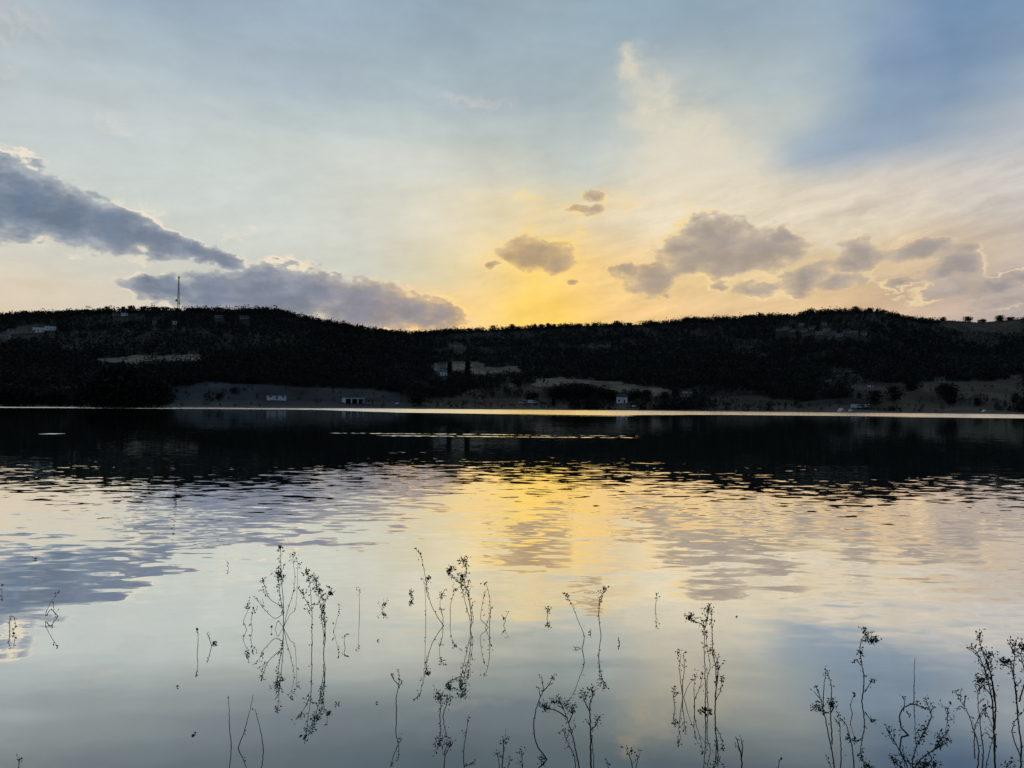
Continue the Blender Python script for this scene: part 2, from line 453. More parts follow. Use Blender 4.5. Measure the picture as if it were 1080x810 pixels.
# ground material: land cover colour with grain, tufts and bare streaks
m_ground, q, b = mat_new('ground')
at = q.n('ShaderNodeAttribute', attribute_name='landcover')
geo = q.n('ShaderNodeNewGeometry')
f1 = q.noise(geo.outputs['Position'], 0.045, 6.0, 0.65)
f2 = q.noise(geo.outputs['Position'], 0.5, 5.0, 0.7)
f3 = q.noise(geo.outputs['Position'], 9.0, 4.0, 0.6)
g_ = q.m('ADD', q.m('MULTIPLY', q.lin(f1, 0.3, 0.7, 0.55, 1.35), q.lin(f2, 0.3, 0.7, 0.75, 1.25)), q.lin(f3, 0.3, 0.7, -0.1, 0.1))
cc_ = q.v('MULTIPLY', at.outputs['Color'], q.xyz(g_, g_, g_))
cc_ = q.mix(q.m('MULTIPLY', q.sstep(f2, 0.55, 0.66), 0.7), cc_, (0.05, 0.055, 0.035))
q.put(b.inputs['Base Color'], cc_)
b.inputs['Roughness'].default_value = 0.95
bp = q.n('ShaderNodeBump'); q.put(bp.inputs['Height'], f2); bp.inputs['Distance'].default_value = 0.5; bp.inputs['Strength'].default_value = 0.5
q.put(b.inputs['Normal'], bp.outputs[0])

az_in = np.radians(np.arange(-37, 37.001, 0.09))
az_l = np.radians(np.concatenate([np.arange(-180, -66, 2.2), np.arange(-65, -37.1, 0.4)])); az_r = np.radians(np.concatenate([np.arange(37.4, 65.1, 0.4), np.arange(67, 179.5, 2.2)]))
azs = np.concatenate([az_l, az_in, az_r])
rads = np.concatenate([np.array([0.05, 0.4, 0.8, 1.2, 1.6, 2, 2.5, 3, 3.6, 4.4, 5.5, 7, 9, 12, 16, 22, 30, 42, 60, 90, 130, 190, 260, 330, 400]),
                       np.arange(425, 520, 1.6), np.arange(520, 1000, 4.0), np.arange(1000, 1950, 7.0), np.arange(1970, 2600, 40.0), np.array([2800, 3200, 4000, 6000])])
AZg, RG = np.meshgrid(azs, rads)
GX = np.sin(AZg) * RG; GY = np.cos(AZg) * RG; GZ = height(GX, GY)
GZ[-1, :] = -40
nr, na = GX.shape
idx = np.arange(nr * na).reshape(nr, na)
nxt = np.roll(idx, -1, axis=1)
fc = np.stack([idx[:-1], nxt[:-1], nxt[1:], idx[1:]], -1).reshape(-1, 4)
gcol, _, _, _ = land(GX.ravel(), GY.ravel(), GZ.ravel())
near = np.hypot(GX, GY).ravel() < 420
gcol[near] = (0.13, 0.115, 0.085)
shore_k = (GZ.ravel() < 0.9) & ~near
gcol[shore_k] = gcol[shore_k] * 0.5 + np.array((0.13, 0.14, 0.13)) * 0.5
me = new_mesh('hills', np.stack([GX.ravel(), GY.ravel(), GZ.ravel()], -1), fc, m_ground, True)
ca = me.color_attributes.new('landcover', 'FLOAT_COLOR', 'POINT')
ca.data.foreach_set('color', np.concatenate([gcol, np.ones((len(gcol), 1))], 1).astype(np.float32).ravel())
link('hills', me, kind='structure')

# ------------------------------------------------------------------ water
m_water = bpy.data.materials.new('water'); m_water.use_nodes = True
m_water.node_tree.nodes.clear()
q = NT(m_water.node_tree)
geo = q.n('ShaderNodeNewGeometry')
Pw = geo.outputs['Position']
wx, wy, _ = q.sep(Pw)
r_ = q.v('LENGTH', Pw, out=1)
C5 = (0.5, 0.5, 0.5)
# gusts: patches where the ripples are stronger or weaker
gust = q.noise(q.v('MULTIPLY', Pw, (0.05, 0.11, 1)), 1.0, 3.0, 0.55)
gust2 = q.noise(q.v('MULTIPLY', Pw, (0.25, 0.6, 1)), 1.0, 2.0, 0.5)
gst = q.m('MULTIPLY', q.lin(gust, 0.3, 0.7, 0.65, 1.35), q.lin(gust2, 0.3, 0.7, 0.7, 1.3))
# ripple height of the open lake grows away from the sheltered bank
amp = q.ramp(q.m('DIVIDE', r_, 60.0), [(0.0, (0.0,)*3), (5.0/60, (0.0014,)*3), (7.0/60, (0.0055,)*3), (9.0/60, (0.0125,)*3), (12/60, (0.0150,)*3), (18/60, (0.0125,)*3), (25/60, (0.0095,)*3), (34/60, (0.0060,)*3), (1.0, (0.0050,)*3)])
amp = q.m('MULTIPLY', amp, gst)
rip = q.noise(q.v('MULTIPLY', Pw, (2.1, 4.6, 1)), 1.0, 3.5, 0.45, out=1, dist=0.3)
rip = q.v('SUBTRACT', rip, C5)
rsc = q.v('MULTIPLY', rip, q.xyz(q.m('MULTIPLY', amp, 3.0), q.m('MULTIPLY', amp, 7.5), 0.0))
rsc = q.v('ADD', rsc, q.xyz(0.0, q.m('MULTIPLY', amp, -0.75), 0.0))
swl = q.v('SUBTRACT', q.noise(q.v('MULTIPLY', Pw, (0.22, 1.0, 1)), 1.0, 2.5, 0.45, out=1), C5)
sws = q.m('ADD', q.sstep(r_, 16.0, 6.0, 0.008, 0.075), q.m('MULTIPLY', amp, 0.3))
rsc = q.v('ADD', rsc, q.v('MULTIPLY', swl, q.xyz(q.m('MULTIPLY', sws, 0.6), sws, 0.0)))
# the wind lane under the far shore and two thin streaks across the calm
lane_n = q.noise(q.v('MULTIPLY', Pw, (0.006, 0.03, 1)), 1.0, 4.0, 0.6)
lane_edge = q.ramp(q.lin(q.m('DIVIDE', wx, q.m('MAXIMUM', wy, 1.0)), -0.75, 0.75),
                   [(0.0, (0.64,)*3), (0.30, (0.60,)*3), (0.40, (0.42,)*3), (0.48, (0.34,)*3), (0.60, (0.33,)*3), (0.68, (0.44,)*3), (0.75, (0.44,)*3), (1.0, (0.46,)*3)])
le = q.m('MULTIPLY', lane_edge, 500.0)
ld = q.m('SUBTRACT', q.m('ADD', r_, q.m('MULTIPLY', q.m('SUBTRACT', lane_n, 0.5), 120.0)), le)
lane = q.sstep(ld, -8.0, 14.0)
fine = q.noise(q.v('MULTIPLY', Pw, (1.6, 1.2, 1)), 1.0, 2.0, 0.5)
def streak(cx, cy, hx, hy, lo=0.45):
    d = q.m('ABSOLUTE', q.m('DIVIDE', q.m('SUBTRACT', wx, cx), hx))
    e = q.m('ABSOLUTE', q.m('DIVIDE', q.m('SUBTRACT', q.m('ADD', wy, q.m('MULTIPLY', q.m('SUBTRACT', lane_n, 0.5), 1.0)), cy), hy))
    s_ = q.m('MULTIPLY', q.sstep(d, 1.0, 0.6), q.sstep(e, 1.0, 0.7))
    return q.m('MULTIPLY', s_, q.sstep(fine, lo, lo + 0.06))
STREAKS = [(443, 457.5, 118, 0.4, 0.49), (535, 460.6, 155, 0.45, 0.47), (590, 459.2, 95, 0.3, 0.55), (55, 457.5, 12, 0.5, 0.2)]
ss = None
for (sx, sy, hx, hy, lo) in STREAKS:
    cx, cy = water_at(sx, sy); x2, _ = water_at(sx + hx, sy); _, y2 = water_at(sx, sy - hy)
    s1 = streak(cx, cy, abs(x2 - cx), abs(y2 - cy), lo)
    ss = s1 if ss is None else q.m('MAXIMUM', ss, s1)
rsc = q.v('ADD', rsc, q.v('MULTIPLY', q.xyz(0.0, -0.09, 0.0), q.xyz(0.0, ss, 0.0)))
rsc = q.v('ADD', rsc, q.xyz(0.0, q.m('MULTIPLY', lane, q.lin(fine, 0.35, 0.65, -0.105, -0.055)), 0.0))
nx_, ny_, _ = q.sep(rsc)
nrm = q.v('NORMALIZE', q.xyz(nx_, ny_, 1.0))
rough = q.m('ADD', q.m('MULTIPLY', lane, 0.10), q.m('MULTIPLY', ss, 0.12))
lw = q.n('ShaderNodeLayerWeight'); lw.inputs[0].default_value = 0.5
q.put(lw.inputs['Normal'], nrm)
# water mirrors strongly at a grazing look and shows its dark body from above
refl = q.ramp(q.m('SUBTRACT', 1.0, lw.outputs['Facing']), [(0.0, (0.99,)*3), (0.10, (0.98,)*3), (0.20, (0.96,)*3), (0.265, (0.88,)*3), (0.31, (0.68,)*3), (0.35, (0.49,)*3), (0.42, (0.30,)*3), (0.6, (0.14,)*3), (1.0, (0.05,)*3)])
gl = q.n('ShaderNodeBsdfAnisotropic' if False else 'ShaderNodeBsdfGlossy')
gl.inputs['Color'].default_value = (0.99, 0.985, 0.96, 1)
q.put(gl.inputs['Roughness'], rough); q.put(gl.inputs['Normal'], nrm)
df = q.n('ShaderNodeBsdfDiffuse'); df.inputs['Color'].default_value = (0.035, 0.055, 0.055, 1)
mx = q.n('ShaderNodeMixShader')
q.put(mx.inputs[0], refl); q.nt.links.new(df.outputs[0], mx.inputs[1]); q.nt.links.new(gl.outputs[0], mx.inputs[2])
o_ = q.n('ShaderNodeOutputMaterial'); q.nt.links.new(mx.outputs[0], o_.inputs[0])
ang = np.radians(np.arange(0, 360, 5.0))
vs = [(0, 0, 0)] + [(900 * math.sin(a), 900 * math.cos(a), 0) for a in ang]
link('water', new_mesh('water', vs, [(0, 1 + (i + 1) % 72, 1 + i) for i in range(72)], m_water), kind='structure')

# ------------------------------------------------------------------ trees
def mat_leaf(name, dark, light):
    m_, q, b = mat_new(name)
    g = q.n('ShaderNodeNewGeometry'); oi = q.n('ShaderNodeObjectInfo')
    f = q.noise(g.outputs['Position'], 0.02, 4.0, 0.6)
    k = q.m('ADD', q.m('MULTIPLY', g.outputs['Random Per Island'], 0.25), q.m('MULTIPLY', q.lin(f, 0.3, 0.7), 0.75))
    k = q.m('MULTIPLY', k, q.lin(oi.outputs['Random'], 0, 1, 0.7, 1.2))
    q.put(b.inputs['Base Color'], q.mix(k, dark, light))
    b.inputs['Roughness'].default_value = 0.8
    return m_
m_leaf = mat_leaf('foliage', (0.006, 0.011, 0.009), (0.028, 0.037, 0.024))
m_leaf2 = mat_leaf('pale_foliage', (0.05, 0.065, 0.03), (0.10, 0.12, 0.06))
m_bark = mat_plain('bark', (0.07, 0.055, 0.04), 0.95, 0.35, 1.5)

def leaf_cloud(n, w_, h_, base, kind, g, leaf):
    """n leaf sprays filling a crown of width w_ and height h_, as separate bent quads"""
    # clump centres give the crown its uneven outline
    nc = max(4, n // 22)
    u = g.random(nc); th = g.random(nc) * 2 * np.pi
    if kind == 'cypress':
        rad = (np.sin(np.pi * np.clip(u * 0.9 + 0.12, 0, 1)) ** 0.7) * 0.42 * g.random(nc) ** 0.4
    elif kind == 'pine':
        rad = (1 - u) ** 0.8 * 0.85 * g.random(nc) ** 0.4 + 0.03
    else:
        rad = np.sqrt(np.clip(1 - (2 * u - 1) ** 2, 0, 1)) * 0.82 * g.random(nc) ** 0.38
    cc = np.stack([rad * np.cos(th) * w_ / 2, rad * np.sin(th) * w_ / 2, base + (0.06 + 0.88 * u) * (h_ - base)], -1)
    k = g.integers(0, nc, n)
    cs = {'cypress': 0.16, 'pine': 0.15, 'round': 0.19, 'wild': 0.23}[kind] * min(w_, h_ - base)
    p = cc[k] + g.normal(0, 1, (n, 3)) * np.array([cs, cs, cs * 0.7])
    p[:, 2] = np.clip(p[:, 2], base * 0.6, h_ * 1.04)
    d1 = g.normal(0, 1, (n, 3)); d1 /= np.linalg.norm(d1, axis=1, keepdims=True)
    d2 = np.cross(d1, g.normal(0, 1, (n, 3))); d2 /= np.linalg.norm(d2, axis=1, keepdims=True)
    s1 = leaf * (0.6 + 0.8 * g.random((n, 1))); s2 = s1 * (0.45 + 0.4 * g.random((n, 1)))
    v = np.stack([p - d1 * s1, p - d2 * s2, p + d1 * s1, p + d2 * s2], 1).reshape(-1, 3)
    return v
def quads(n): return np.arange(n * 4).reshape(n, 4)

def tube(pts, rads, sides=5):
    V, Fc = [], []
    pts = [Vector(p) for p in pts]
    prev = None
    for i, p in enumerate(pts):
        d = (pts[min(i + 1, len(pts) - 1)] - pts[max(i - 1, 0)])
        d = d.normalized() if d.length > 1e-9 else Vector((0, 0, 1))
        a = d.cross(Vector((0.31, 0.95, 0.12))).normalized() if prev is None else (prev - d * prev.dot(d)).normalized()
        prev = a; c = d.cross(a)
        for s in range(sides):
            t = 2 * math.pi * s / sides
            V.append(p + (a * math.cos(t) + c * math.sin(t)) * rads[i])
    for i in range(len(pts) - 1):
        for s in range(sides):
            s2 = (s + 1) % sides
            Fc.append((i * sides + s, i * sides + s2, (i + 1) * sides + s2, (i + 1) * sides + s))
    return [tuple(v) for v in V], Fc
def join(parts):
    V, Fc = [], []
    for v, f in parts:
        o = len(V); V += list(v); Fc += [tuple(i + o for i in q_) for q_ in f]
    return V, Fc
def pymesh(name, V, Fc, mat, smooth=False):
    me = bpy.data.meshes.new(name); me.from_pydata(V, [], Fc)
    if smooth:
        for p in me.polygons: p.use_smooth = True
    me.materials.append(mat)
    return me

tree_protos = {}
def tree_proto(kind, var, n=900):
    """unit trees: crown and trunk meshes, 8 m high"""
    key = (kind, var)
    if key in tree_protos: return tree_protos[key]
    g = np.random.default_rng(100 + var * 7 + len(kind))
    H = 8.0
    W = {'round': 8.2, 'wild': 6.5, 'pine': 5.0, 'cypress': 2.6, 'bush': 10.0}[kind]
    base = {'round': 1.1, 'wild': 0.8, 'pine': 0.8, 'cypress': 0.5, 'bush': 0.1}[kind]
    kk = 'round' if kind == 'bush' else kind
    cv = leaf_cloud(n, W, H, base, kk, g, 0.46)
    crown = new_mesh(kind + '_crown', cv, quads(n), m_leaf)
    parts = []
    lean = g.normal(0, 0.25, 2)
    top = H * (0.8 if kind in ('pine', 'cypress') else 0.55)
    pts = [(lean[0] * t * t, lean[1] * t * t, -1.0 + (top + 1.0) * t) for t in np.linspace(0, 1, 6)]
    parts.append(tube(pts, list(np.linspace(0.30, 0.09, 6)), 6))
    for k in range(7):
        a = k * 2.4 + var; z0 = base * 0.8 + (top - base) * (k / 8.0)
        rr_ = W * 0.33
        parts.append(tube([(lean[0] * .3, lean[1] * .3, z0), (math.cos(a) * rr_ * .5, math.sin(a) * rr_ * .5, z0 + 0.9), (math.cos(a) * rr_, math.sin(a) * rr_, z0 + 1.7)], [0.11, 0.07, 0.03], 4))
    V, Fc = join(parts)
    trunk = pymesh(kind + '_trunk', V, Fc, m_bark)
    tree_protos[key] = (crown, trunk)
    return tree_protos[key]
placed_trees = []
def tree(name, kind, x, y, hpx, wk, label, cat, group, var=None, leaf=None):
    X, Y, Z = ground_at(x, y)
    r = math.hypot(X, Y)
    s = hpx * r / F / 8.0
    if var is None: var = rnd.randrange(4)
    crown, trunk = tree_proto(kind, var)
    root = link(name, None, None, label=label, category=cat)
    if group: root['group'] = group
    root.location = (X, Y, Z - 0.15 * s)
    root.scale = (s * wk, s * wk, s)
    root.rotation_euler = (0, 0, rnd.random() * 6.28)
    c = link('crown', crown, root); link('trunk', trunk, root)
    placed_trees.append((x, y, hpx))
    return root

# trees one can tell apart on and above the far shore  (spot of the foot, height in photo pixels, width factor)
lone = [
 ('tree','round', 923,427,13,1.15,'big round dark tree standing alone in the pale field, left of two'),
 ('tree','round', 943,423,13,1.15,'big round dark tree alone in the pale field, right of two'),
 ('bush','bush', 906,420,5,0.7,'small dark bush left of the two big round trees in the pale field'),
 ('tree','round', 962,412,10,1.5,'wide dark tree at the wood edge above the pale field'),
 ('tree','wild', 1000,421,14,1.3,'tall ragged dark tree right of centre of the pale field'),
 ('tree','wild', 993,417,9,1.2,'shorter tree touching the left of the tall ragged field tree'),
 ('tree','round', 1003,428,8,1.0,'small dark tree just below the tall ragged field tree'),
 ('tree','wild', 1031,428,7,0.9,'small slanting dark tree in the field near the right shore'),
 ('tree','wild', 1071,425,8,0.9,'narrow dark tree by the field at the right edge of the photo'),
 ('tree','cypress', 493,399,19,1.0,'tall narrow cypress standing right of the white hillside house'),
 ('tree','cypress', 474,396,15,1.2,'dark narrow cypress just behind the white hillside house'),
 ('tree','cypress', 584,429,15,0.8,'slim dark poplar above the cars on the middle shore'),
 ('tree','round', 590,421,13,1.1,'dark round tree at the left end of the clump in the pale middle field'),
 ('tree','round', 604,424,19,1.15,'biggest dark tree of the clump in the pale middle field'),
 ('tree','wild', 620,423,17,1.1,'dark ragged tree in the middle of the clump by the pale field'),
 ('tree','round', 634,422,15,1.1,'dark round tree at the right end of the middle field clump'),
 ('tree','wild', 646,425,13,0.9,'dark tree close against the left wall of the white shore house'),
 ('tree','round', 671,423,13,1.1,'round dark tree just right of the white shore house'),
 ('tree','round', 682,424,12,1.0,'second dark tree to the right of the white shore house'),
 ('tree','wild', 701,424,10,1.0,'low ragged tree at the right tip of the pale middle field'),
 ('tree','round', 561,424,12,1.2,'round dark tree behind the parked cars on the middle shore'),
 ('tree','wild', 547,409,9,1.2,'dark tree at the top of the dry slope left of the middle field'),
 ('bush','bush', 232,421,6,0.9,'dark round bush on the bare gravel shore, left of two'),
 ('bush','bush', 247,415,6,0.9,'dark round bush on the bare gravel shore, upper right of two'),
 ('tree','wild', 100,429,30,1.2,'large dark waterside tree left of the bare gravel shore, leftmost of three'),
 ('tree','round', 122,430,40,1.0,'largest dark tree at the water left of the gravel shore'),
 ('tree','wild', 146,430,34,1.05,'large dark waterside tree between the largest tree and the gravel shore'),
 ('tree','round', 168,429,24,1.1,'dark rounded tree at the left end of the gravel shore'),
 ('tree','round', 62,429,14,1.6,'low greenish tree on the left shore below the pale mound'),
 ('tree','wild', 12,429,20,1.4,'green leafy waterside tree at the left edge of the photo'),
 ('tree','round', 34,430,15,1.4,'low spreading tree beside the leafy tree at the left edge'),
 ('tree','wild', 441,428,14,1.4,'dark tree at the right end of the bare gravel shore'),
]
for nm, kd, x, y, hp, wk, lb in lone:
    tree(nm, kd, x, y, hp, wk, lb, 'tree' if nm == 'tree' else 'bush', None)

def ridge_y(x):
    return np.interp(x, [p[0] for p in ridge_px], [p[1] for p in ridge_px])
segs = [(4, 300, 34, 'small dark tree on the skyline of the left hill'), (300, 450, 18, 'small dark tree on the falling skyline right of the left hill'),
        (450, 700, 34, 'small dark tree on the low middle skyline under the yellow sky'), (700, 940, 26, 'small dark tree on the skyline rising to the right hilltop'),
        (945, 1078, 13, 'small dark tree on the far right skyline')]
for a, bb, n, lb in segs:
    for i in range(n):
        x = a + (bb - a) * ((i + rnd.random()) / n if rnd.random() < 0.5 else rnd.random())
        az = px_azel(x, ridge_y(x))[0]
        rr = float(ridge_r(az)) - rnd.uniform(0, 10)
        X, Y = math.sin(az) * rr, math.cos(az) * rr
        crown, trunk = tree_proto(rnd.choice(['round', 'wild', 'round', 'pine']), rnd.randrange(4))
        s = rnd.choice([2.2, 2.8, 3.2, 3.6, 4.2, 5.0, 6.0]) * rr / F / 8.0
        root = link('skyline_tree', None, None, label=lb, category='tree', group=lb.replace('small dark tree', 'trees'))
        root.location = (X, Y, float(height(X, Y)) - 0.4 - 1.6 * s); k = s * rnd.uniform(0.8, 1.2)
        root.scale = (k * 1.15, k * 1.15, s); root.rotation_euler = (0, 0, rnd.random() * 6.28)
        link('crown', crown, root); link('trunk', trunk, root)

# ------------------------------------------------------------------ buildings, mast and vehicles: spots reserved before the wood is planted
clear = []          # (x, foot y, half width, height) in photo pixels
houses = [
 # x, foot y, width, height, roof, wall colour, label, group
 (22,351,20,2.6,'flat','grey','long low grey terrace building below the left hilltop',None),
 (41,350,9,4,'flat','white','pale two storey house between two others below the left hilltop',None),
 (53,348,8,3.4,'flat','white','brightest white house below the left hilltop, at the right end of its row',None),
 (4,357,9,4,'flat','grey','small grey house at the left edge below the hilltop row',None),
 (122,333,5,3,'gable','grey','small pale house just under the skyline, left of two near x of the left hill',None),
 (131,333,5,3.4,'gable','white','small white house just under the left skyline, right of two',None),
 (163,342,4,4,'gable','grey','tiny pale hut below the skyline, left of the red white mast',None),
 (184,342,4,4,'gable','white','tiny white hut straight below the mast',None),
 (231,335,7,2.4,'flat','grey','low pale building right of the mast under the skyline',None),
 (258,336,9,3,'gable','grey','longer pale house under the skyline further right of the mast',None),
 (291.5,421,18,4,'flat','white','long low white shed on the bare gravel shore',None),
 (372.5,425,20,6,'open','white','white open fronted shelter with dark bays on the gravel shore',None),
 (390,426,9,6,'gable','grey','small grey gabled shed beside the white open fronted shelter',None),
 (466,393,8,11,'gable','grey','pale grey tall house among dark trees on the middle slope',None),
 (468,396,7,4,'flat','white','bright white annexe at the foot of the pale house on the middle slope',None),
 (484,366,8,4,'gable','grey','dim pale house high on the middle slope',None),
 (656,425,11,9,'gable','white','white house with dark roof on the middle shore',None),
 (918,408,5,4,'gable','white','small white house above the lone round field trees',None),
 (991,403,8,4,'gable','grey','grey farmhouse at the wood edge above the right field',None),
 (722,418,9,3,'flat','grey','low pale shed at the right tip of the middle field',None),
]
vg = 'pale houses of the village high on the right hill'
for x, y, ww, hh in [(822,349,5,3),(829,348,6,4),(836,350,5,3),(848,350,6,3.4),(856,347,5,3),(864,353,6,3.4),(872,350,6,3.2),(880,352,5,3.4),(885,355,6,3),(893,351,7,3.2),(901,352,6,3),(911,354,5,4),(869,343,5,3),(845,344,5,3)]:
    houses.append((x, y, ww, hh, rnd.choice(['gable', 'gable', 'flat']), 'grey', 'small pale village house among trees high on the right hill', vg))
for h in houses: clear.append((h[0], h[1], h[2] / 2 + 1.5, h[3]))
for x, y, hp in placed_trees: pass

# ------------------------------------------------------------------ the wood on the slopes: one mass
N = 52000
az = rng.uniform(R(-37), R(37), N); t = rng.random(N) ** 1.1
t[:5000] = rng.uniform(0.965, 1.004, 5000)
# the wood carries on round the lake beyond both edges of the photograph
NE = 22000; az_e = rng.uniform(R(37), R(66), NE) * rng.choice([-1, 1], NE)
az = np.concatenate([az, az_e]); t = np.concatenate([t, rng.random(NE) ** 1.1]); N = N + NE
rs_, rr_ = shore_r(az), ridge_r(az)
r = rs_ + 6 + (rr_ - rs_ - 6) * t
tx, ty = np.sin(az) * r, np.cos(az) * r
tz = height(tx, ty)
_, dens, px, py = land(tx, ty, tz)
low = dens < 0.2
dens = np.where(low, dens + 0.5 * (fbm(tx / 30., ty / 60., 4) > 0.17) + 0.02, dens)
dens = dens * np.where(fbm(tx / 40. + 9, ty / 110., 4) > 0.16, 0.25, 1.0)
keep = rng.random(N) < dens * (0.72 + 0.5 * (fbm(tx / 60., ty / 60., 3) > -0.1))
for (cx, cy, hw, hh) in clear:
    keep &= ~((np.abs(px - cx) < hw) & (py > cy - 1.5) & (py < cy + 9))
for dpy, pr in ((2.5, 0.12), (5.0, 0.25), (7.5, 0.55)):
    for poly, c_, d_ in cover:
        if d_ <= 0.12 and c_[0] > 0.1:
            keep &= ~(inside(poly, px, py - dpy) & (rng.random(N) > pr))
keep &= tz > 0.6
tx, ty, tz, r = tx[keep], ty[keep], tz[keep], r[keep]
n = len(tx)
print('wood trees', n)
hgt = rng.uniform(3.0, 6.6, n) * np.where(rng.random(n) < 0.10, 1.7, 1.0) * np.where(low[keep], 0.36, 1.0) * (1 + 0.5 * fbm(tx / 90., ty / 90., 2)); wid = hgt * rng.uniform(0.7, 1.25, n)
K = np.where(r < 620, 48, np.where(r < 850, 26, 15))
ti = np.repeat(np.arange(n), K); m = len(ti)
u = rng.random(m); th = rng.random(m) * 2 * np.pi
rad = np.sqrt(np.clip(1 - (1.7 * u - 0.8) ** 2, 0.02, 1)) * rng.random(m) ** 0.4 * 0.5
p = np.stack([tx[ti] + rad * np.cos(th) * wid[ti], ty[ti] + rad * np.sin(th) * wid[ti], tz[ti] + u * hgt[ti]], -1)
lf = (np.where(r[ti] < 620, 0.62, np.where(r[ti] < 850, 0.85, 1.05)) * np.clip(hgt[ti] / 5.0, 0.4, 1.2))[:, None]
d1 = rng.normal(0, 1, (m, 3)); d1 /= np.linalg.norm(d1, axis=1, keepdims=True)
d2 = np.cross(d1, rng.normal(0, 1, (m, 3))); d2 /= np.linalg.norm(d2, axis=1, keepdims=True)
v = np.stack([p - d1 * lf, p - d2 * lf * 0.55, p + d1 * lf, p + d2 * lf * 0.55], 1).reshape(-1, 3)
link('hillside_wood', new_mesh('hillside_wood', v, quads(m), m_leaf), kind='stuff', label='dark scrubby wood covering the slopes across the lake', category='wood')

# ------------------------------------------------------------------ houses
m_wall = {'white': mat_plain('white_render', (0.84, 0.85, 0.86), 0.9, 0.06, 0.6), 'grey': mat_plain('grey_render', (0.30, 0.29, 0.27), 0.9, 0.2, 0.5)}
m_roof = mat_plain('roof_tile', (0.09, 0.06, 0.05), 0.9, 0.3, 1.2)
m_slab = mat_plain('roof_slab', (0.22, 0.22, 0.22), 0.9, 0.2, 0.6)
m_glass = mat_plain('window_glass', (0.02, 0.025, 0.03), 0.15, 0.1, 1.0)
m_door = mat_plain('door_wood', (0.08, 0.05, 0.035), 0.7, 0.2, 2.0)
def box(x0, x1, y0, y1, z0, z1):
    V = [(x, y, z) for z in (z0, z1) for y in (y0, y1) for x in (x0, x1)]
    return V, [(0, 2, 3, 1), (4, 5, 7, 6), (0, 1, 5, 4), (2, 6, 7, 3), (0, 4, 6, 2), (1, 3, 7, 5)]
def house(x, y, wpx, hpx, roof, wall, label, group):
    X, Y, Z = ground_at(x, y)
    r = math.hypot(X, Y)
    W = wpx * r / F; H = hpx * r / F; Dp = max(4.5, min(W * 0.7, 9.0))
    root = link('shelter' if roof == 'open' else 'house', None, None, label=label, category='shelter' if roof == 'open' else 'building')
    if group: root['group'] = group
    root.location = (X, Y, Z)
    root.rotation_euler = (0, 0, -math.atan2(X, Y) + rnd.uniform(-0.25, 0.25))
    dn = -min(3.0, 0.25 * Dp + 1)
    rise = min(H * 0.38, Dp * 0.28) if roof == 'gable' else 0.35
    hw = H - rise
    w2, d2_ = W / 2, Dp / 2
    if roof == 'open':
        parts = [box(-w2, w2, d2_ - 0.3, d2_, dn, hw), box(-w2, -w2 + 0.5, -d2_, d2_ - 0.31, dn, hw), box(w2 - 0.5, w2, -d2_, d2_ - 0.31, dn, hw),
                 box(-w2 + 0.51, w2 - 0.51, -d2_, -d2_ + 0.35, hw - 0.8, hw)]
        for k in (-1, 1): parts.append(box(k * W / 6 - 0.35, k * W / 6 + 0.35, -d2_, -d2_ + 0.35, dn, hw - 0.81))
        V, Fc = join(parts)
        link('wall', pymesh('shelter_wall', V, Fc, m_wall[wall]), root)
        V, Fc = box(-w2 + 0.6, w2 - 0.6, d2_ - 0.8, d2_ - 0.35, dn, hw - 0.9)
        link('counter', pymesh('counter', V, Fc, m_door), root)
    else:
        V, Fc = box(-w2, w2, -d2_, d2_, dn, hw)
        if roof == 'gable':
            V = V + [(-w2, 0, H - 0.2), (w2, 0, H - 0.2)]
            Fc = [f for f in Fc if f != (4, 5, 7, 6)] + [(4, 8, 6), (5, 7, 9)]
        link('wall', pymesh('wall', V, Fc, m_wall[wall]), root)
    if roof == 'gable':
        e = 0.45
        V = [(-w2 - e, -d2_ - e, hw - 0.12), (w2 + e, -d2_ - e, hw - 0.12), (w2 + e, 0, H), (-w2 - e, 0, H), (-w2 - e, d2_ + e, hw - 0.12), (w2 + e, d2_ + e, hw - 0.12)]
        V += [(a, b_, c - 0.2) for a, b_, c in V]
        Fc = [(0, 1, 2, 3), (3, 2, 5, 4), (6, 9, 8, 7), (9, 10, 11, 8), (0, 6, 7, 1), (4, 5, 11, 10), (0, 3, 9, 6), (3, 4, 10, 9), (1, 7, 8, 2), (2, 8, 11, 5)]
        rf = link('roof', pymesh('gable_roof', V, Fc, m_roof), root)
        V, Fc = box(w2 * 0.35, w2 * 0.35 + 0.7, -0.3, 0.4, H - 0.9, H + 0.7)
        link('chimney', pymesh('chimney', V, Fc, m_slab), rf)
    else:
        V, Fc = box(-w2 - 0.3, w2 + 0.3, -d2_ - 0.3, d2_ + 0.3, hw + 0.002, hw + 0.35)
        link('roof', pymesh('flat_roof', V, Fc, m_slab), root)
    if roof != 'open':
        nw = max(2, min(6, int(W / 3.2)))
        rows_ = 2 if hw > 5.5 else 1
        for rw in range(rows_):
            for k in range(nw):
                cx = -w2 + W * (k + 0.5) / nw
                if rw == 0 and k == nw // 2:
                    V, Fc = box(cx - 0.5, cx + 0.5, -d2_ - 0.05, -d2_ - 0.003, 0.0, min(2.1, hw * 0.8))
                    link('door', pymesh('door', V, Fc, m_door), root)
                    continue
                z0 = 1.0 + rw * 2.9; z1 = min(z0 + 1.3, hw - 0.3)
                if z1 - z0 < 0.4: z0 = hw * 0.35; z1 = hw * 0.8
                V, Fc = box(cx - 0.6, cx + 0.6, -d2_ - 0.04, -d2_ - 0.003, z0, z1)
                link('window', pymesh('window', V, Fc, m_glass), root)
for h in houses: house(*h)

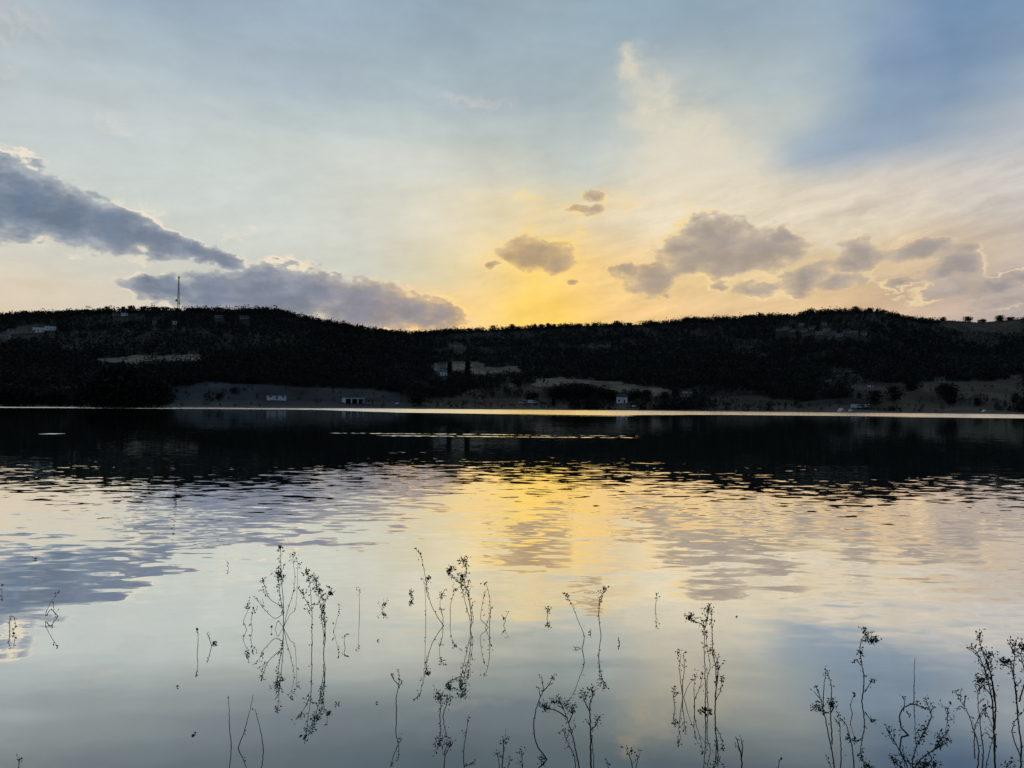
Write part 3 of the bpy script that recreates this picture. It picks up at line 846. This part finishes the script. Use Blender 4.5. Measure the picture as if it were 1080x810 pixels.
# radio mast
m_steel = mat_plain('mast_steel', (0.16, 0.07, 0.06), 0.6, 0.2, 0.5)
def beam(a, b_, r0, r1=None, s=4): return tube([a, b_], [r0, r1 if r1 is not None else r0], s)
mx_, my_ = 188.0, 325.0
az = px_azel(mx_, my_)[0]; rr = float(ridge_r(az)) - 2
X, Y = math.sin(az) * rr, math.cos(az) * rr; Z = float(height(X, Y))
MH = (326.5 - 293) * rr / F
mast = link('radio_mast', None, None, label='tall thin lattice radio mast standing on the left hilltop', category='radio mast')
mast.location = (X, Y, Z - 0.5)
hw = lambda z: 1.5 * (1 - z / MH) + 0.62
cor = [(1, 0), (-0.5, 0.866), (-0.5, -0.866)]
for cx, cy in cor:
    V, Fc = tube([(cx * hw(z), cy * hw(z), z) for z in np.linspace(0, MH, 8)], [0.24] * 8, 5)
    link('leg', pymesh('mast_leg', V, Fc, m_steel), mast)
parts = []
nz = 26
for i in range(nz):
    z0, z1 = MH * i / nz, MH * (i + 1) / nz
    for k in range(3):
        a, b_ = cor[k], cor[(k + 1) % 3]
        parts.append(beam((a[0] * hw(z0), a[1] * hw(z0), z0), (b_[0] * hw(z1), b_[1] * hw(z1), z1), 0.09))
        parts.append(beam((a[0] * hw(z1), a[1] * hw(z1), z1), (b_[0] * hw(z1), b_[1] * hw(z1), z1), 0.09))
V, Fc = join(parts); link('bracing', pymesh('bracing', V, Fc, m_steel), mast)
V, Fc = tube([(0, 0, MH - 1), (0, 0, MH + 3.5)], [0.16, 0.07], 6); link('antenna_rod', pymesh('antenna_rod', V, Fc, m_steel), mast)
for k, (z, a) in enumerate([(MH * .97, 0), (MH * .97, 2.1), (MH * .97, 4.2), (MH * .80, 1.0)]):
    V, Fc = box(-0.2, 0.2, -0.12, 0.12, -1.3, 1.3)
    o = link('antenna_panel', pymesh('antenna_panel', V, Fc, m_slab), mast)
    o.location = (math.cos(a) * 1.1, math.sin(a) * 1.1, z); o.rotation_euler = (0, 0, a)
for z, a, s in [(MH * .30, 3.4, 1.6), (MH * .22, 0.2, 1.1)]:
    V = [(0, 0, 0)]; Fc = []
    for rg, (rr2, dd) in enumerate([(0.5, 0.06), (1.0, 0.25)]):
        V += [(rr2 * s * math.cos(t_ * math.pi / 6), -dd * s, rr2 * s * math.sin(t_ * math.pi / 6)) for t_ in range(12)]
    Fc = [(0, 1 + i, 1 + (i + 1) % 12) for i in range(12)] + [(1 + i, 13 + i, 13 + (i + 1) % 12, 1 + (i + 1) % 12) for i in range(12)]
    o = link('dish', pymesh('dish', V, Fc, m_slab), mast); o.location = (math.cos(a) * 2.2, -1.2, z)

# vehicles and tents on the far shore
m_paint = {'white': mat_plain('white_paint', (0.75, 0.76, 0.78), 0.35, 0.03, 0.4), 'silver': mat_plain('silver_paint', (0.42, 0.44, 0.46), 0.35, 0.05, 0.4), 'dark': mat_plain('dark_paint', (0.04, 0.045, 0.06), 0.35, 0.05, 0.4)}
m_rubber = mat_plain('rubber', (0.02, 0.02, 0.02), 0.9, 0.1, 2.0)
def prism(prof, y0, y1, inset=0.0):
    n = len(prof)
    V = [(x, y0 + (inset if z > 1.0 else 0), z) for x, z in prof] + [(x, y1 - (inset if z > 1.0 else 0), z) for x, z in prof]
    return V, [tuple(range(n)), tuple(range(2 * n - 1, n - 1, -1))] + [(i, n + i, n + (i + 1) % n, (i + 1) % n) for i in range(n)]
def vehicle(kind, x, y, paint, yaw, label):
    X, Y, Z = ground_at(x, y)
    root = link('parked_' + kind, None, None, label=label, category=kind)
    root.location = (X, Y, Z + 0.05); root.rotation_euler = (0, 0, -math.atan2(X, Y) + yaw)
    if kind == 'car':
        prof = [(-2.15, .35), (2.1, .35), (2.2, .6), (2.1, .88), (1.1, 1.0), (0.45, 1.46), (-1.25, 1.5), (-1.95, 1.05), (-2.2, .9)]
        gl_ = [(0.95, 1.01), (0.42, 1.38), (-1.2, 1.42), (-1.75, 1.04)]; L_, wb = 2.2, 1.3
    else:
        prof = [(-2.7, .45), (2.6, .45), (2.7, .8), (2.55, 1.25), (1.9, 2.1), (1.6, 2.45), (-2.65, 2.5), (-2.75, 1.0)]
        gl_ = [(2.2, 1.35), (1.75, 2.05), (0.4, 2.05), (0.4, 1.35)]; L_, wb = 2.7, 1.75
    V, Fc = prism(prof, -0.88, 0.88, 0.12); link('body', pymesh('body', V, Fc, m_paint[paint]), root)
    for s in (-1, 1):
        yy = s * 0.885
        n_ = len(gl_)
        V = [(a, yy - s * 0.03, b_) for a, b_ in gl_] + [(a, yy + s * 0.01 - s * 0.0, b_) for a, b_ in gl_]
        Fc = [tuple(range(n_)), tuple(range(2 * n_ - 1, n_ - 1, -1))] + [(i, n_ + i, n_ + (i + 1) % n_, (i + 1) % n_) for i in range(n_)]
        link('side_window', pymesh('side_window', V, Fc, m_glass), root)
        for xx in (-wb, wb):
            V = []; Fc = []
            for y_ in (yy - 0.11, yy + 0.09):
                V += [(xx + 0.34 * math.cos(t_ * math.pi / 7), y_, 0.34 + 0.34 * math.sin(t_ * math.pi / 7)) for t_ in range(14)]
            Fc = [tuple(range(14)), tuple(range(27, 13, -1))] + [(i, 14 + i, 14 + (i + 1) % 14, (i + 1) % 14) for i in range(14)]
            link('wheel', pymesh('wheel', V, Fc, m_rubber), root)
for a in [('car', 551, 426, 'white', 0.1, 'white parked car on the middle shore, leftmost of the row'),
          ('van', 561, 426, 'white', 0.15, 'white parked van beside the leftmost white car on the shore'),
          ('car', 567.5, 426, 'silver', 0.9, 'silver car in the shore row, between a van and a dark car'),
          ('car', 573, 426.3, 'dark', 0.1, 'dark car at the right end of the middle shore row'),
          ('car', 623, 430, 'white', 0.1, 'white car alone at the water below the dark tree clump'),
          ('car', 669, 430, 'white', 1.2, 'white car at the waterside right below the white house'),
          ('car', 419, 427, 'white', 1.4, 'small pale car at the right end of the gravel shore'),
          ('van', 903, 431, 'white', 0.2, 'white van on the right shore, left of two below the lone trees'),
          ('car', 910, 431, 'silver', 0.1, 'silver car on the right shore, between two vans'),
          ('van', 915, 431, 'white', 1.3, 'white van on the right shore, rightmost below the lone trees')]:
    vehicle(*a)
m_canvas = mat_plain('canvas', (0.7, 0.69, 0.66), 0.8, 0.1, 1.0)
def tent(x, y, s, label):
    X, Y, Z = ground_at(x, y)
    V = [(-s, -s, 0), (s, -s, 0), (s, s, 0), (-s, s, 0), (0, -s * .8, s * 1.3), (0, s * .8, s * 1.3)]
    Fc = [(0, 1, 4), (1, 2, 5, 4), (2, 3, 5), (3, 0, 4, 5), (0, 3, 2, 1)]
    root = link('tent', None, None, label=label, category='tent')
    root.location = (X, Y, Z); root.rotation_euler = (0, 0, rnd.uniform(0, 1))
    link('canvas', pymesh('canvas', V, Fc, m_canvas), root)
    V = [(-s * .3, -s - 0.02, 0.02), (s * .3, -s - 0.02, 0.02), (0, -s * .88 - 0.02, s * .8), (0, -s * .88 - 0.06, s * .8), (-s * .3, -s - 0.06, 0.02), (s * .3, -s - 0.06, 0.02)]
    link('door_flap', pymesh('door_flap', V, [(0, 1, 2), (5, 4, 3), (0, 2, 3, 4), (1, 5, 3, 2), (0, 4, 5, 1)], m_door), root)
tent(887, 434, 1.5, 'pale pointed tent on the right shore left of the vans')
tent(897, 434, 1.0, 'tiny pale tent close to the vans on the right shore')
tent(1038, 434.5, 1.0, 'tiny pale tent by the water on the far right shore')
tent(1079, 433, 1.5, 'pale tent at the right edge of the photo by the water')

# ------------------------------------------------------------------ weeds standing in the shallow water
m_stem = mat_plain('weed_stem', (0.085, 0.070, 0.050), 0.8, 0.3, 30.0)
m_pod = mat_plain('weed_leaf', (0.055, 0.060, 0.036), 0.8, 0.35, 40.0)

def smooth_path(P, n):
    """Catmull-Rom through the control points"""
    P = [Vector(p) for p in P]
    Q = [P[0] * 2 - P[1]] + P + [P[-1] * 2 - P[-2]]
    out_ = []
    segn = max(2, n // (len(P) - 1))
    for i in range(1, len(Q) - 2):
        for k in range(segn):
            t = k / segn
            a, b_, c, d = Q[i - 1], Q[i], Q[i + 1], Q[i + 2]
            out_.append(0.5 * ((2 * b_) + (c - a) * t + (2 * a - 5 * b_ + 4 * c - d) * t * t + (3 * b_ - a - 3 * c + d) * t ** 3))
    out_.append(P[-1])
    return out_
def leaflet(p, d, ln, wd, R_):
    """a small leaf folded along its rib"""
    side = d.cross(Vector((R_.uniform(-1, 1), R_.uniform(-1, 1), R_.uniform(-.3, 1)))).normalized()
    up_ = side.cross(d).normalized()
    f = wd * 0.35
    V = [p, p + d * ln * .35 + side * wd * .5 + up_ * f, p + d * ln * .75 + side * wd * .36 + up_ * f, p + d * ln, p + d * ln * .75 - side * wd * .36 + up_ * f, p + d * ln * .35 - side * wd * .5 + up_ * f, p + d * ln * .55]
    return [tuple(v) for v in V], [(0, 1, 6), (1, 2, 6), (2, 3, 6), (3, 4, 6), (4, 5, 6), (5, 0, 6)]
def pod(p, s, R_):
    a = R_.uniform(0, 3)
    V = [p + Vector((0, 0, s * 1.2)), p - Vector((0, 0, s))] + [p + Vector((math.cos(a + k * 1.2566) * s, math.sin(a + k * 1.2566) * s, s * R_.uniform(-.2, .3))) for k in range(5)]
    Fc = [(0, 2 + k, 2 + (k + 1) % 5) for k in range(5)] + [(1, 2 + (k + 1) % 5, 2 + k) for k in range(5)]
    return [tuple(v) for v in V], Fc
def rdir(R_, up=0.3):
    v = Vector((R_.gauss(0, 1), R_.gauss(0, 1), R_.gauss(0, 1) + up)); return v.normalized()

def weed(base, stems, label, name='water_weed', cat='water plant', depth=1.0):
    """base: where it meets the water; stems: (spots from foot to tip, thickness, leafiness 0-3, twigs)"""
    R_ = random.Random(int(base[0] * 31 + base[1] * 7))
    bx, by = water_at(*base)
    rr = math.hypot(bx, by)
    root = link(name, None, None, label=label, category=cat)
    root.location = (bx, by, 0)
    pxm = rr / F                                       # metres per photo pixel at the plant
    view = Vector((bx, by, 0)).normalized()
    ml = 1.18 * min(pxm, 0.0084)
    def spot(x, y, off):
        # the spot on the upright plane through the foot, stepped back or forward so the plant has depth
        v = px_dir(x, y); h_ = v[0] * view.x + v[1] * view.y
        t = (rr + off) / h_
        return Vector((v[0] * t - bx, v[1] * t - by, CAM_H + v[2] * t))
    for (pts, thick, leafy, twigs) in stems:
        off = R_.uniform(-0.10, 0.10) * depth * min(1.0, len(pts) / 2.0 + .2)
        n_ = len(pts)
        ctrl = [spot(x, y, off * (i / max(1, n_ - 1)) + R_.uniform(-.012, .012)) for i, (x, y) in enumerate(pts)]
        if ctrl[0].z < 0.06:                           # goes on down to the lake bed
            ctrl[0] = Vector((ctrl[0].x, ctrl[0].y, 0.0))
            dn = (ctrl[0] - ctrl[1]).normalized(); dn.z = min(dn.z, -0.6)
            ctrl = [ctrl[0] + dn * 0.35] + ctrl
        path = smooth_path(ctrl, 10 * n_)
        # small kinks where side shoots leave
        path = [p + Vector((R_.gauss(0, 1), R_.gauss(0, 1), 0)) * 0.0011 for p in path]
        tall = (path[-1] - path[0]).length / pxm
        r0 = 0.0036 * thick
        rads_ = [r0 * (1 - 0.62 * i / (len(path) - 1)) for i in range(len(path))]
        parts = [tube(path, rads_, 5)]
        lv = []
        above = [p for p in path if p.z > 0.0]
        m = len(above)
        def put_leaves(c, k, spread, s):
            for _ in range(k):
                q_ = c + Vector((R_.gauss(0, 1), R_.gauss(0, 1), R_.gauss(0, 1))) * spread
                if R_.random() < 0.78: lv.append(leaflet(q_, rdir(R_), s * R_.uniform(1.8, 3.6), s * R_.uniform(.8, 1.5), R_))
                else: lv.append(pod(q_, s * R_.uniform(.5, .85), R_))
        # nodes along the stem
        for i in range(2, m):
            f = i / m
            if R_.random() < (0.08 + 0.30 * leafy * f ** 1.2):
                put_leaves(above[i], 1 + int(leafy > 1.2) + int(leafy > 2), 0.005 + 0.0015 * leafy, ml * 0.8)
        for _ in range(twigs):
            i = int(m * R_.uniform(0.35, 0.97)); i = max(1, min(m - 2, i))
            p = above[i]
            d = (above[i + 1] - above[i - 1]).normalized()
            sd_ = view.cross(Vector((0, 0, 1))) * R_.choice((-1, 1)) + view * R_.uniform(-.9, .9)
            dd = (d * 0.9 + sd_ * R_.uniform(0.5, 1.0)).normalized()
            ln = pxm * min(R_.uniform(3, 8.5), 0.22 * tall)
            q1 = p + dd * ln * .5 + Vector((0, 0, ln * .06)); q2 = p + dd * ln + Vector((0, 0, ln * .25))
            parts.append(tube([p, q1, q2], [r0 * .5, r0 * .4, r0 * .25], 4))
            put_leaves(q2, max(1, int(1 + leafy * 1.4)), 0.005 + 0.0022 * leafy, ml * 0.9)
            if R_.random() < .5: put_leaves(q1, 1, 0.004, ml * 0.8)
        if leafy > 0:
            for j in range(int(2 + 3 * leafy)):
                i = m - 1 - int(R_.random() ** 1.5 * m * 0.20)
                put_leaves(above[max(0, i)], 1 + int(leafy > 1) + int(leafy > 2), 0.005 + 0.0035 * leafy, ml * R_.uniform(.8, 1.1))
        V, Fc = join(parts)
        st = link('stem', pymesh('stem', V, Fc, m_stem, True), root)
        if lv:
            V, Fc = join(lv)
            link('leaves', pymesh('leaves', V, Fc, m_pod), root)
    return root

weed((298,662), [([(299,662),(299,640),(297,610),(296,590),(296,575)],1.1,1.6,5), ([(299,650),(296,632),(294,615),(294,600)],.9,2.4,6),
   ([(298,648),(290,652),(281,645),(273,635),(270,630)],.8,.5,1), ([(298,640),(285,632),(279,618),(277,610)],.8,1.1,3), ([(299,662),(303,645),(309,625),(311,608),(309,590),(311,583)],.8,.9,3),
   ([(299,655),(306,648),(312,640),(314,600),(313,588)],.7,.6,2), ([(299,660),(293,655),(288,672),(286,660)],.7,.5,1)], 'tallest many-stemmed weed in the left middle of the water, thick leafy central stem')
weed((340,690), [([(341,690),(343,672),(342,655),(338,640),(335,622),(332,608)],1.1,2.2,6), ([(341,680),(343,660),(342,640),(346,628),(350,625)],.9,1.6,4), ([(342,672),(339,650),(341,634),(337,622)],.8,1.6,4)],
   'leafy weed with a forked bushy top, just right of the tallest left weed')
weed((329,690), [([(329,690),(329,665),(329,645),(327,620),(324,603)],1.0,2.2,5), ([(329,645),(322,632),(318,624)],.7,1.1,2)], 'straight leafy weed in the gap between the tallest left weed and the forked bushy one')
weed((208,689), [([(208,689),(209,675),(208,664)],.8,.9,0)], 'short straight stalk with a dark bud, left of the Y shaped sprig')
weed((223,681), [([(223,681),(221,674),(219,669)],.9,.3,0), ([(223,681),(229,679),(235,680)],.9,.8,1)], 'low Y shaped sprig lying on the water near the short stalk with a bud')
weed((241,600), [([(241,600),(240,595)],.8,.6,0)], 'tiny dark tip poking out of the water farther out, above left of the tall weeds')
weed((260,664), [([(260,664),(257,655),(261,645),(261,639)],.8,1.2,1)], 'small bent leafy stalk left of the tallest weed, left of a pair')
weed((266,665), [([(266,665),(265,655),(267,641)],.8,1.0,1)], 'small straight stalk left of the tallest weed, right of a pair')
weed((357,667), [([(352,666),(352,666),(355,655),(358,640)],.7,.4,0)], 'thin leaning stalk right of the forked bushy weed')
weed((364,684), [([(364,684),(363,676),(364,669)],.8,.7,0)], 'short dotted stalk below right of the thin leaning stalk')
weed((378,650), [([(379,650),(379,636),(379,621)],.8,1.0,1)], 'lone upright stalk with a small bud, between the bushy weed and the leaning sprigs')
weed((244,789), [([(244,789),(242,765),(241,734)],.9,0,0)], 'bare upright stick at the bottom left, leftmost of three bare sticks')
weed((251,789), [([(251,789),(260,763),(267,733)],.9,0,0)], 'bare stick leaning right at the bottom left, middle of three bare sticks')
weed((278,792), [([(278,792),(275,772),(269,748)],.9,.1,0)], 'bare stick leaning left at the bottom left, rightmost of three bare sticks')
weed((356,745), [([(356,748),(357,744),(356,741)],.7,.4,0)], 'tiny curled sprig below the forked bushy weed')
weed((61,650), [([(61,650),(54,643),(48,650),(52,638),(63,623)],1.0,.3,0), ([(61,655),(58,648),(56,636)],.8,.4,1)], 'crooked zigzag twig at the left, with a long arm pointing up right')
weed((11,666), [([(10,670),(10,656),(12,650),(15,652),(16,660),(13,668)],.9,.6,1)], 'short hooked twig at the left edge of the photo')
weed((39,590), [([(39,592),(38,589)],.8,1.0,1)], 'tiny dark tuft far out at the upper left of the water')
weed((2,625), [([(2,628),(2,618)],.7,.6,0)], 'faint thin stalk at the very left edge of the photo')
weed((20,822), [([(20,822),(20,808),(20,798)],.9,.9,0)], 'small budded stalk at the bottom left corner')
weed((467,660), [([(468,662),(461,650),(453,632),(449,610),(445,590),(443,582)],1.0,1.0,2), ([(467,662),(467,650),(464,638),(466,625)],.9,1.3,2), ([(451,630),(449,618),(453,609)],.7,1.6,1), ([(449,660),(449,640),(448,622),(446,607)],.7,.9,1)],
   'slender weed leaning left from its foot, left of the heavy headed middle weed')
weed((495,664), [([(496,666),(497,650),(494,630),(490,615),(492,600),(487,591)],1.2,2.6,5), ([(496,655),(490,632),(487,618),(488,606)],.8,2.2,3), ([(488,617),(482,612),(474,606),(475,600)],.8,2.6,3), ([(496,665),(499,652),(496,636),(494,622)],.8,1.2,2)],
   'tall weed with a heavy dark leafy head and a side cluster, middle of the photo')
weed((475,652), [([(475,652),(475,640),(478,628),(481,621)],.8,1.1,2)], 'thin curved stalk with few buds just left of the heavy headed middle weed')
weed((514,662), [([(516,662),(517,645),(516,628),(513,617),(510,616)],.9,.9,1), ([(515,660),(507,652),(509,636),(511,627)],.8,.6,0), ([(512,662),(516,650),(517,640)],.8,.6,0)],
   'slim double stalk right of the heavy headed middle weed')
weed((531,660), [([(531,661),(533,655),(530,650)],.9,1.0,1)], 'short crooked sprig right of the slim double stalk')
weed((433,632), [([(433,636),(434,630),(433,626)],.9,1.4,1)], 'tiny leafy sprig far out left of the slender leaning weed')
weed((404,645), [([(404,650),(403,643),(405,637)],.8,1.2,3)], 'small spidery sprig by itself left of the slender leaning weed')
weed((418,755), [([(418,757),(418,735),(421,720),(420,706)],1.0,.6,0), ([(420,722),(415,716),(413,711)],.8,.4,0), ([(420,724),(423,721),(423,717)],.8,.3,0)], 'tall lone stalk with a forked tip, low in the water left of centre')
weed((464,755), [([(464,756),(465,744),(463,733)],1.0,2.6,3), ([(467,756),(470,745),(474,735)],.9,2.0,2)], 'short leafy weed low in the water beneath the heavy headed middle weed')
weed((490,822), [([(490,822),(489,795),(492,770),(494,755)],.9,.9,1), ([(490,808),(496,806),(500,803)],.8,.8,1)], 'thin budded stalk at the bottom middle, taller of a pair')
weed((468,822), [([(468,822),(469,800),(470,790),(475,785)],1.0,.5,0), ([(469,797),(473,790)],.8,.3,0)], 'short bent stalk at the bottom middle, shorter of a pair')
weed((530,824), [([(529,824),(530,805),(531,790),(531,779)],1.2,1.8,2), ([(529,815),(526,803),(525,795)],.9,1.0,1), ([(531,818),(536,808),(538,800)],.9,.7,0)], 'leafy stub cut by the bottom edge, left of the arched stalk')
weed((552,824), [([(552,824),(551,808),(550,792)],1.1,1.8,1)], 'narrow leafy stub at the bottom edge next to the arched stalk')
weed((612,684), [([(614,686),(616,674),(615,667),(610,655),(604,640),(597,627)],1.0,1.2,1), ([(612,676),(607,686),(606,692)],.8,.1,0)], 'long thin stalk leaning left over the golden reflection, with a spur near its foot')
weed((632,671), [([(634,672),(632,655),(632,640),(635,630),(638,620)],1.0,1.5,2), ([(631,650),(632,640),(632,630)],.7,1.0,1)], 'slightly curved stalk leaning right over the golden reflection')
weed((577,652), [([(577,655),(578,646),(577,641)],.9,1.3,1)], 'small leafy sprig left of the stalk leaning over the golden reflection')
weed((691,642), [([(691,645),(692,634),(693,626)],.9,.9,1)], 'small sprig far out to the right of the golden reflection')
weed((653,681), [([(653,684),(653,676)],.9,.6,0)], 'tiny upright tip right of the curved stalk over the golden reflection')
weed((623,670), [([(623,672),(623,667)],1.1,.5,0)], 'tiny dark peg between the two stalks over the golden reflection')
weed((574,800), [([(577,806),(566,785),(563,762),(568,740),(573,728),(571,713)],1.2,.6,0), ([(572,730),(579,722),(583,713)],.9,1.0,2), ([(570,735),(568,725)],.7,.5,0), ([(573,803),(568,808),(572,800)],.9,1.4,1)], 'arched stalk with a forked budded tip, bottom centre')
weed((614,826), [([(614,826),(608,795),(602,770),(596,752),(588,735)],1.2,1.6,2), ([(598,757),(588,750),(578,747),(573,745)],1.0,2.4,4), ([(600,762),(604,752),(603,745)],.9,2.4,2), ([(608,826),(606,800),(600,785),(596,776),(596,768)],.9,1.5,2), ([(594,748),(590,740),(583,741)],.8,2.0,2)],
   'weed leaning left with a wide leafy spray at its tip, bottom centre')
weed((624,828), [([(624,828),(623,795),(623,765),(622,745),(625,733),(623,725)],1.5,1.4,2), ([(622,750),(617,740),(614,733)],.9,1.8,2), ([(623,770),(629,764),(631,758)],.9,1.5,1), ([(626,828),(626,800),(624,775)],1.0,.6,0)], 'thick upright weed beside the leaning leafy spray, bottom centre')
weed((668,826), [([(668,826),(667,808),(664,797),(665,791)],1.0,1.2,1), ([(668,815),(672,804),(673,799)],.9,.9,1)], 'small forked stub at the bottom edge right of the thick upright weed')
weed((644,828), [([(644,828),(642,812),(641,805)],.9,1.0,1)], 'low tuft barely reaching above the bottom edge, right of centre')
weed((720,735), [([(720,736),(720,720),(722,705),(721,690)],1.0,1.2,1), ([(720,728),(717,710),(716,703),(718,692),(715,688)],.8,1.1,1), ([(721,730),(726,723),(731,717)],.8,.2,0)], 'short forked weed left of the tall weed group with the dark clump')
weed((711,747), [([(712,752),(711,740),(710,732),(711,725)],.8,1.0,1), ([(711,735),(716,731)],.7,.4,0)], 'thin low stalk, leftmost of the weeds around the dark clump')
weed((733,746), [([(732,748),(733,737),(738,725),(741,712)],.9,.9,1), ([(733,740),(732,725),(735,709)],.8,.9,1)], 'short stalks leaning right between the forked weed and the tall pair')
weed((745,748), [([(744,748),(744,720),(743,690),(743,668),(742,655)],1.1,1.3,2), ([(747,748),(746,735),(746,715),(749,703),(747,690),(744,665)],1.0,1.2,2), ([(743,660),(737,657),(730,654),(727,651)],.9,2.4,4), ([(744,662),(746,650),(748,641)],.9,2.2,4)], 'tall pair of stems with a leafy crooked top, right of centre')
weed((754,752), [([(754,754),(755,730),(755,705),(752,690),(751,665),(750,645)],1.3,1.3,2), ([(754,735),(757,715),(757,700),(754,690),(747,682)],.9,1.1,2), ([(754,740),(760,728),(762,716)],.8,1.1,2), ([(755,720),(759,702)],.8,1.0,1)], 'tall tangled stem close behind the leafy crooked pair, right of centre')
weed((783,826), [([(783,826),(782,800),(779,786),(776,777)],1.4,.3,0), ([(782,800),(783,787),(781,778)],1.0,.2,0), ([(782,795),(777,786)],.9,.1,0)], 'dark forked stub rising from the bottom edge right of the tall pair')
weed((822,824), [([(822,824),(821,810),(823,800)],1.0,.5,0)], 'small bare hook at the bottom edge, between the forked stub and the right weeds')
weed((882,828), [([(883,828),(877,790),(871,760),(865,735),(860,722)],1.2,.6,1), ([(878,785),(876,750),(877,725),(872,708)],1.0,.5,0), ([(868,750),(869,725),(871,706)],.8,.5,0), ([(874,752),(867,750),(861,745)],1.0,2.6,3), ([(876,752),(879,746),(877,742)],1.0,2.8,3)],
   'weed with a dark leafy knot halfway up, leftmost of the right hand group')
weed((886,828), [([(886,828),(887,795),(886,770),(885,760)],1.1,.8,1)], 'short upright stalk just right of the weed with the leafy knot')
weed((902,828), [([(902,828),(900,800),(897,780),(892,764),(882,755)],1.1,.9,1), ([(897,782),(895,778)],.8,1.6,0)], 'arched stalk bending left towards the leafy knot')
weed((908,740), [([(909,742),(911,725),(911,712),(909,700),(907,685),(909,675),(913,668),(911,662)],1.2,2.0,1), ([(911,676),(916,676),(922,675)],1.0,2.8,3), ([(908,702),(903,696),(900,699)],.8,.6,0), ([(912,730),(917,722),(920,718)],.9,1.0,2), ([(909,690),(907,688)],.7,1.4,0)], 'S shaped weed with a dark leafy head, standing clear in the right of the photo')
weed((898,752), [([(899,755),(897,745),(899,737),(902,731)],.8,.6,0)], 'thin bent stalk between the leafy knot weed and the S shaped weed')
weed((965,742), [([(964,744),(964,720),(965,694)],1.0,0,0)], 'bare straight stake behind the looped weed')
weed((958,775), [([(958,778),(951,768),(949,755),(953,747),(961,743),(969,744),(977,748)],1.5,.9,2), ([(953,750),(954,740),(952,735)],.8,.4,0), ([(978,766),(982,755),(979,745),(976,735)],1.1,.9,2), ([(981,752),(984,746)],.8,.5,0), ([(956,750),(960,756)],.8,.3,0)], 'weed bent over into a round loop on the water, right of the photo')
weed((958,826), [([(960,826),(956,806),(948,790),(940,776),(937,770)],1.2,1.6,4), ([(961,815),(972,800),(985,790),(995,776)],1.1,1.8,5), ([(962,810),(964,795),(970,780),(976,770)],1.0,2.2,5), ([(960,822),(950,810),(942,802)],1.0,2.4,4), ([(963,820),(972,812),(974,806)],1.0,2.4,3), ([(985,790),(992,786),(996,780)],.8,1.5,2)], 'low spreading leafy weed in front of the round loop')
weed((999,756), [([(999,762),(999,754),(997,747)],.9,.9,3)], 'small spiky sprig right of the round loop')
weed((1049,828), [([(1050,828),(1049,790),(1048,760),(1045,730),(1038,705),(1030,688),(1022,682)],1.5,1.7,4), ([(1049,770),(1050,745),(1046,715),(1040,698),(1034,680),(1033,668)],1.2,1.9,5), ([(1049,740),(1045,712),(1041,695),(1045,690)],1.0,2.0,4), ([(1047,735),(1036,722),(1034,716)],.9,2.4,2), ([(1049,800),(1050,780),(1046,765),(1040,750)],.9,.8,2)], 'tallest bushy weed at the bottom right, with several leafy tips')
weed((1034,828), [([(1034,828),(1037,795),(1035,775),(1033,755),(1031,735),(1034,720)],1.0,1.2,4), ([(1030,828),(1032,790),(1027,770),(1020,750),(1012,738),(1010,732)],1.0,1.0,4), ([(1028,800),(1028,770),(1036,750),(1043,745)],.8,1.2,4), ([(1018,748),(1012,745),(1009,750)],.8,.4,0), ([(1036,828),(1043,795),(1048,775)],.9,.6,2)], 'thicket of thin stems at the foot of the tallest bushy right weed')
weed((1076,828), [([(1076,828),(1077,790),(1074,760),(1072,735),(1069,710),(1070,690),(1070,678)],1.3,1.8,4), ([(1074,752),(1070,720),(1066,700),(1062,698),(1057,699)],1.0,2.2,4), ([(1075,740),(1081,715),(1077,690),(1080,680)],1.0,1.8,4), ([(1077,800),(1068,775),(1070,762),(1076,752)],.9,.8,1)], 'leafy weed cut off by the right edge of the photo')
weed((1062,830), [([(1062,830),(1061,812),(1063,805)],.9,1.2,2)], 'low tuft at the bottom edge between the two big right weeds')
weed((880,830), [([(880,830),(878,815),(875,804)],1.0,1.0,1)], 'short bud tipped stub at the bottom edge below the leafy knot weed')
weed((988,830), [([(988,830),(986,814),(987,806)],1.0,1.5,2)], 'leafy tip at the bottom edge right of the low spreading weed')

# a clump of rotting leaves caught at the foot of the tall pair, and a few floating scraps
def scraps(x, y, s, n, label, name='floating_scrap', cat='floating leaf'):
    R_ = random.Random(int(x * 3 + y)); X, Y = water_at(x, y)
    root = link(name, None, None, label=label, category=cat); root.location = (X, Y, 0)
    lv = []
    for _ in range(n):
        c = Vector((R_.gauss(0, s * 1.5), R_.gauss(0, s * .8), abs(R_.gauss(0, s * .3)) + 0.003))
        lv.append(leaflet(c, Vector((R_.uniform(-1, 1), R_.uniform(-1, 1), R_.uniform(-.1, .35))).normalized(), 0.02 * R_.uniform(.7, 1.4), 0.012, R_))
    V, Fc = join(lv); link('leaves', pymesh('scrap_leaves', V, Fc, m_pod), root)
scraps(744,750,0.014,22,'dark clump of dead leaves caught at the foot of the tall pair of stems','leaf_clump','leaf clump')
scraps(206,775,0.004,2,'dark scrap floating left of the three bare sticks')
scraps(186,724,0.004,2,'tiny floating speck left of the short stalk with a bud')
scraps(397,742,0.004,2,'tiny floating speck left of the lone forked stalk')
scraps(398,676,0.004,2,'tiny floating speck above the lone forked stalk')
scraps(776,651,0.006,2,'tiny speck floating far out to the right of the golden reflection')
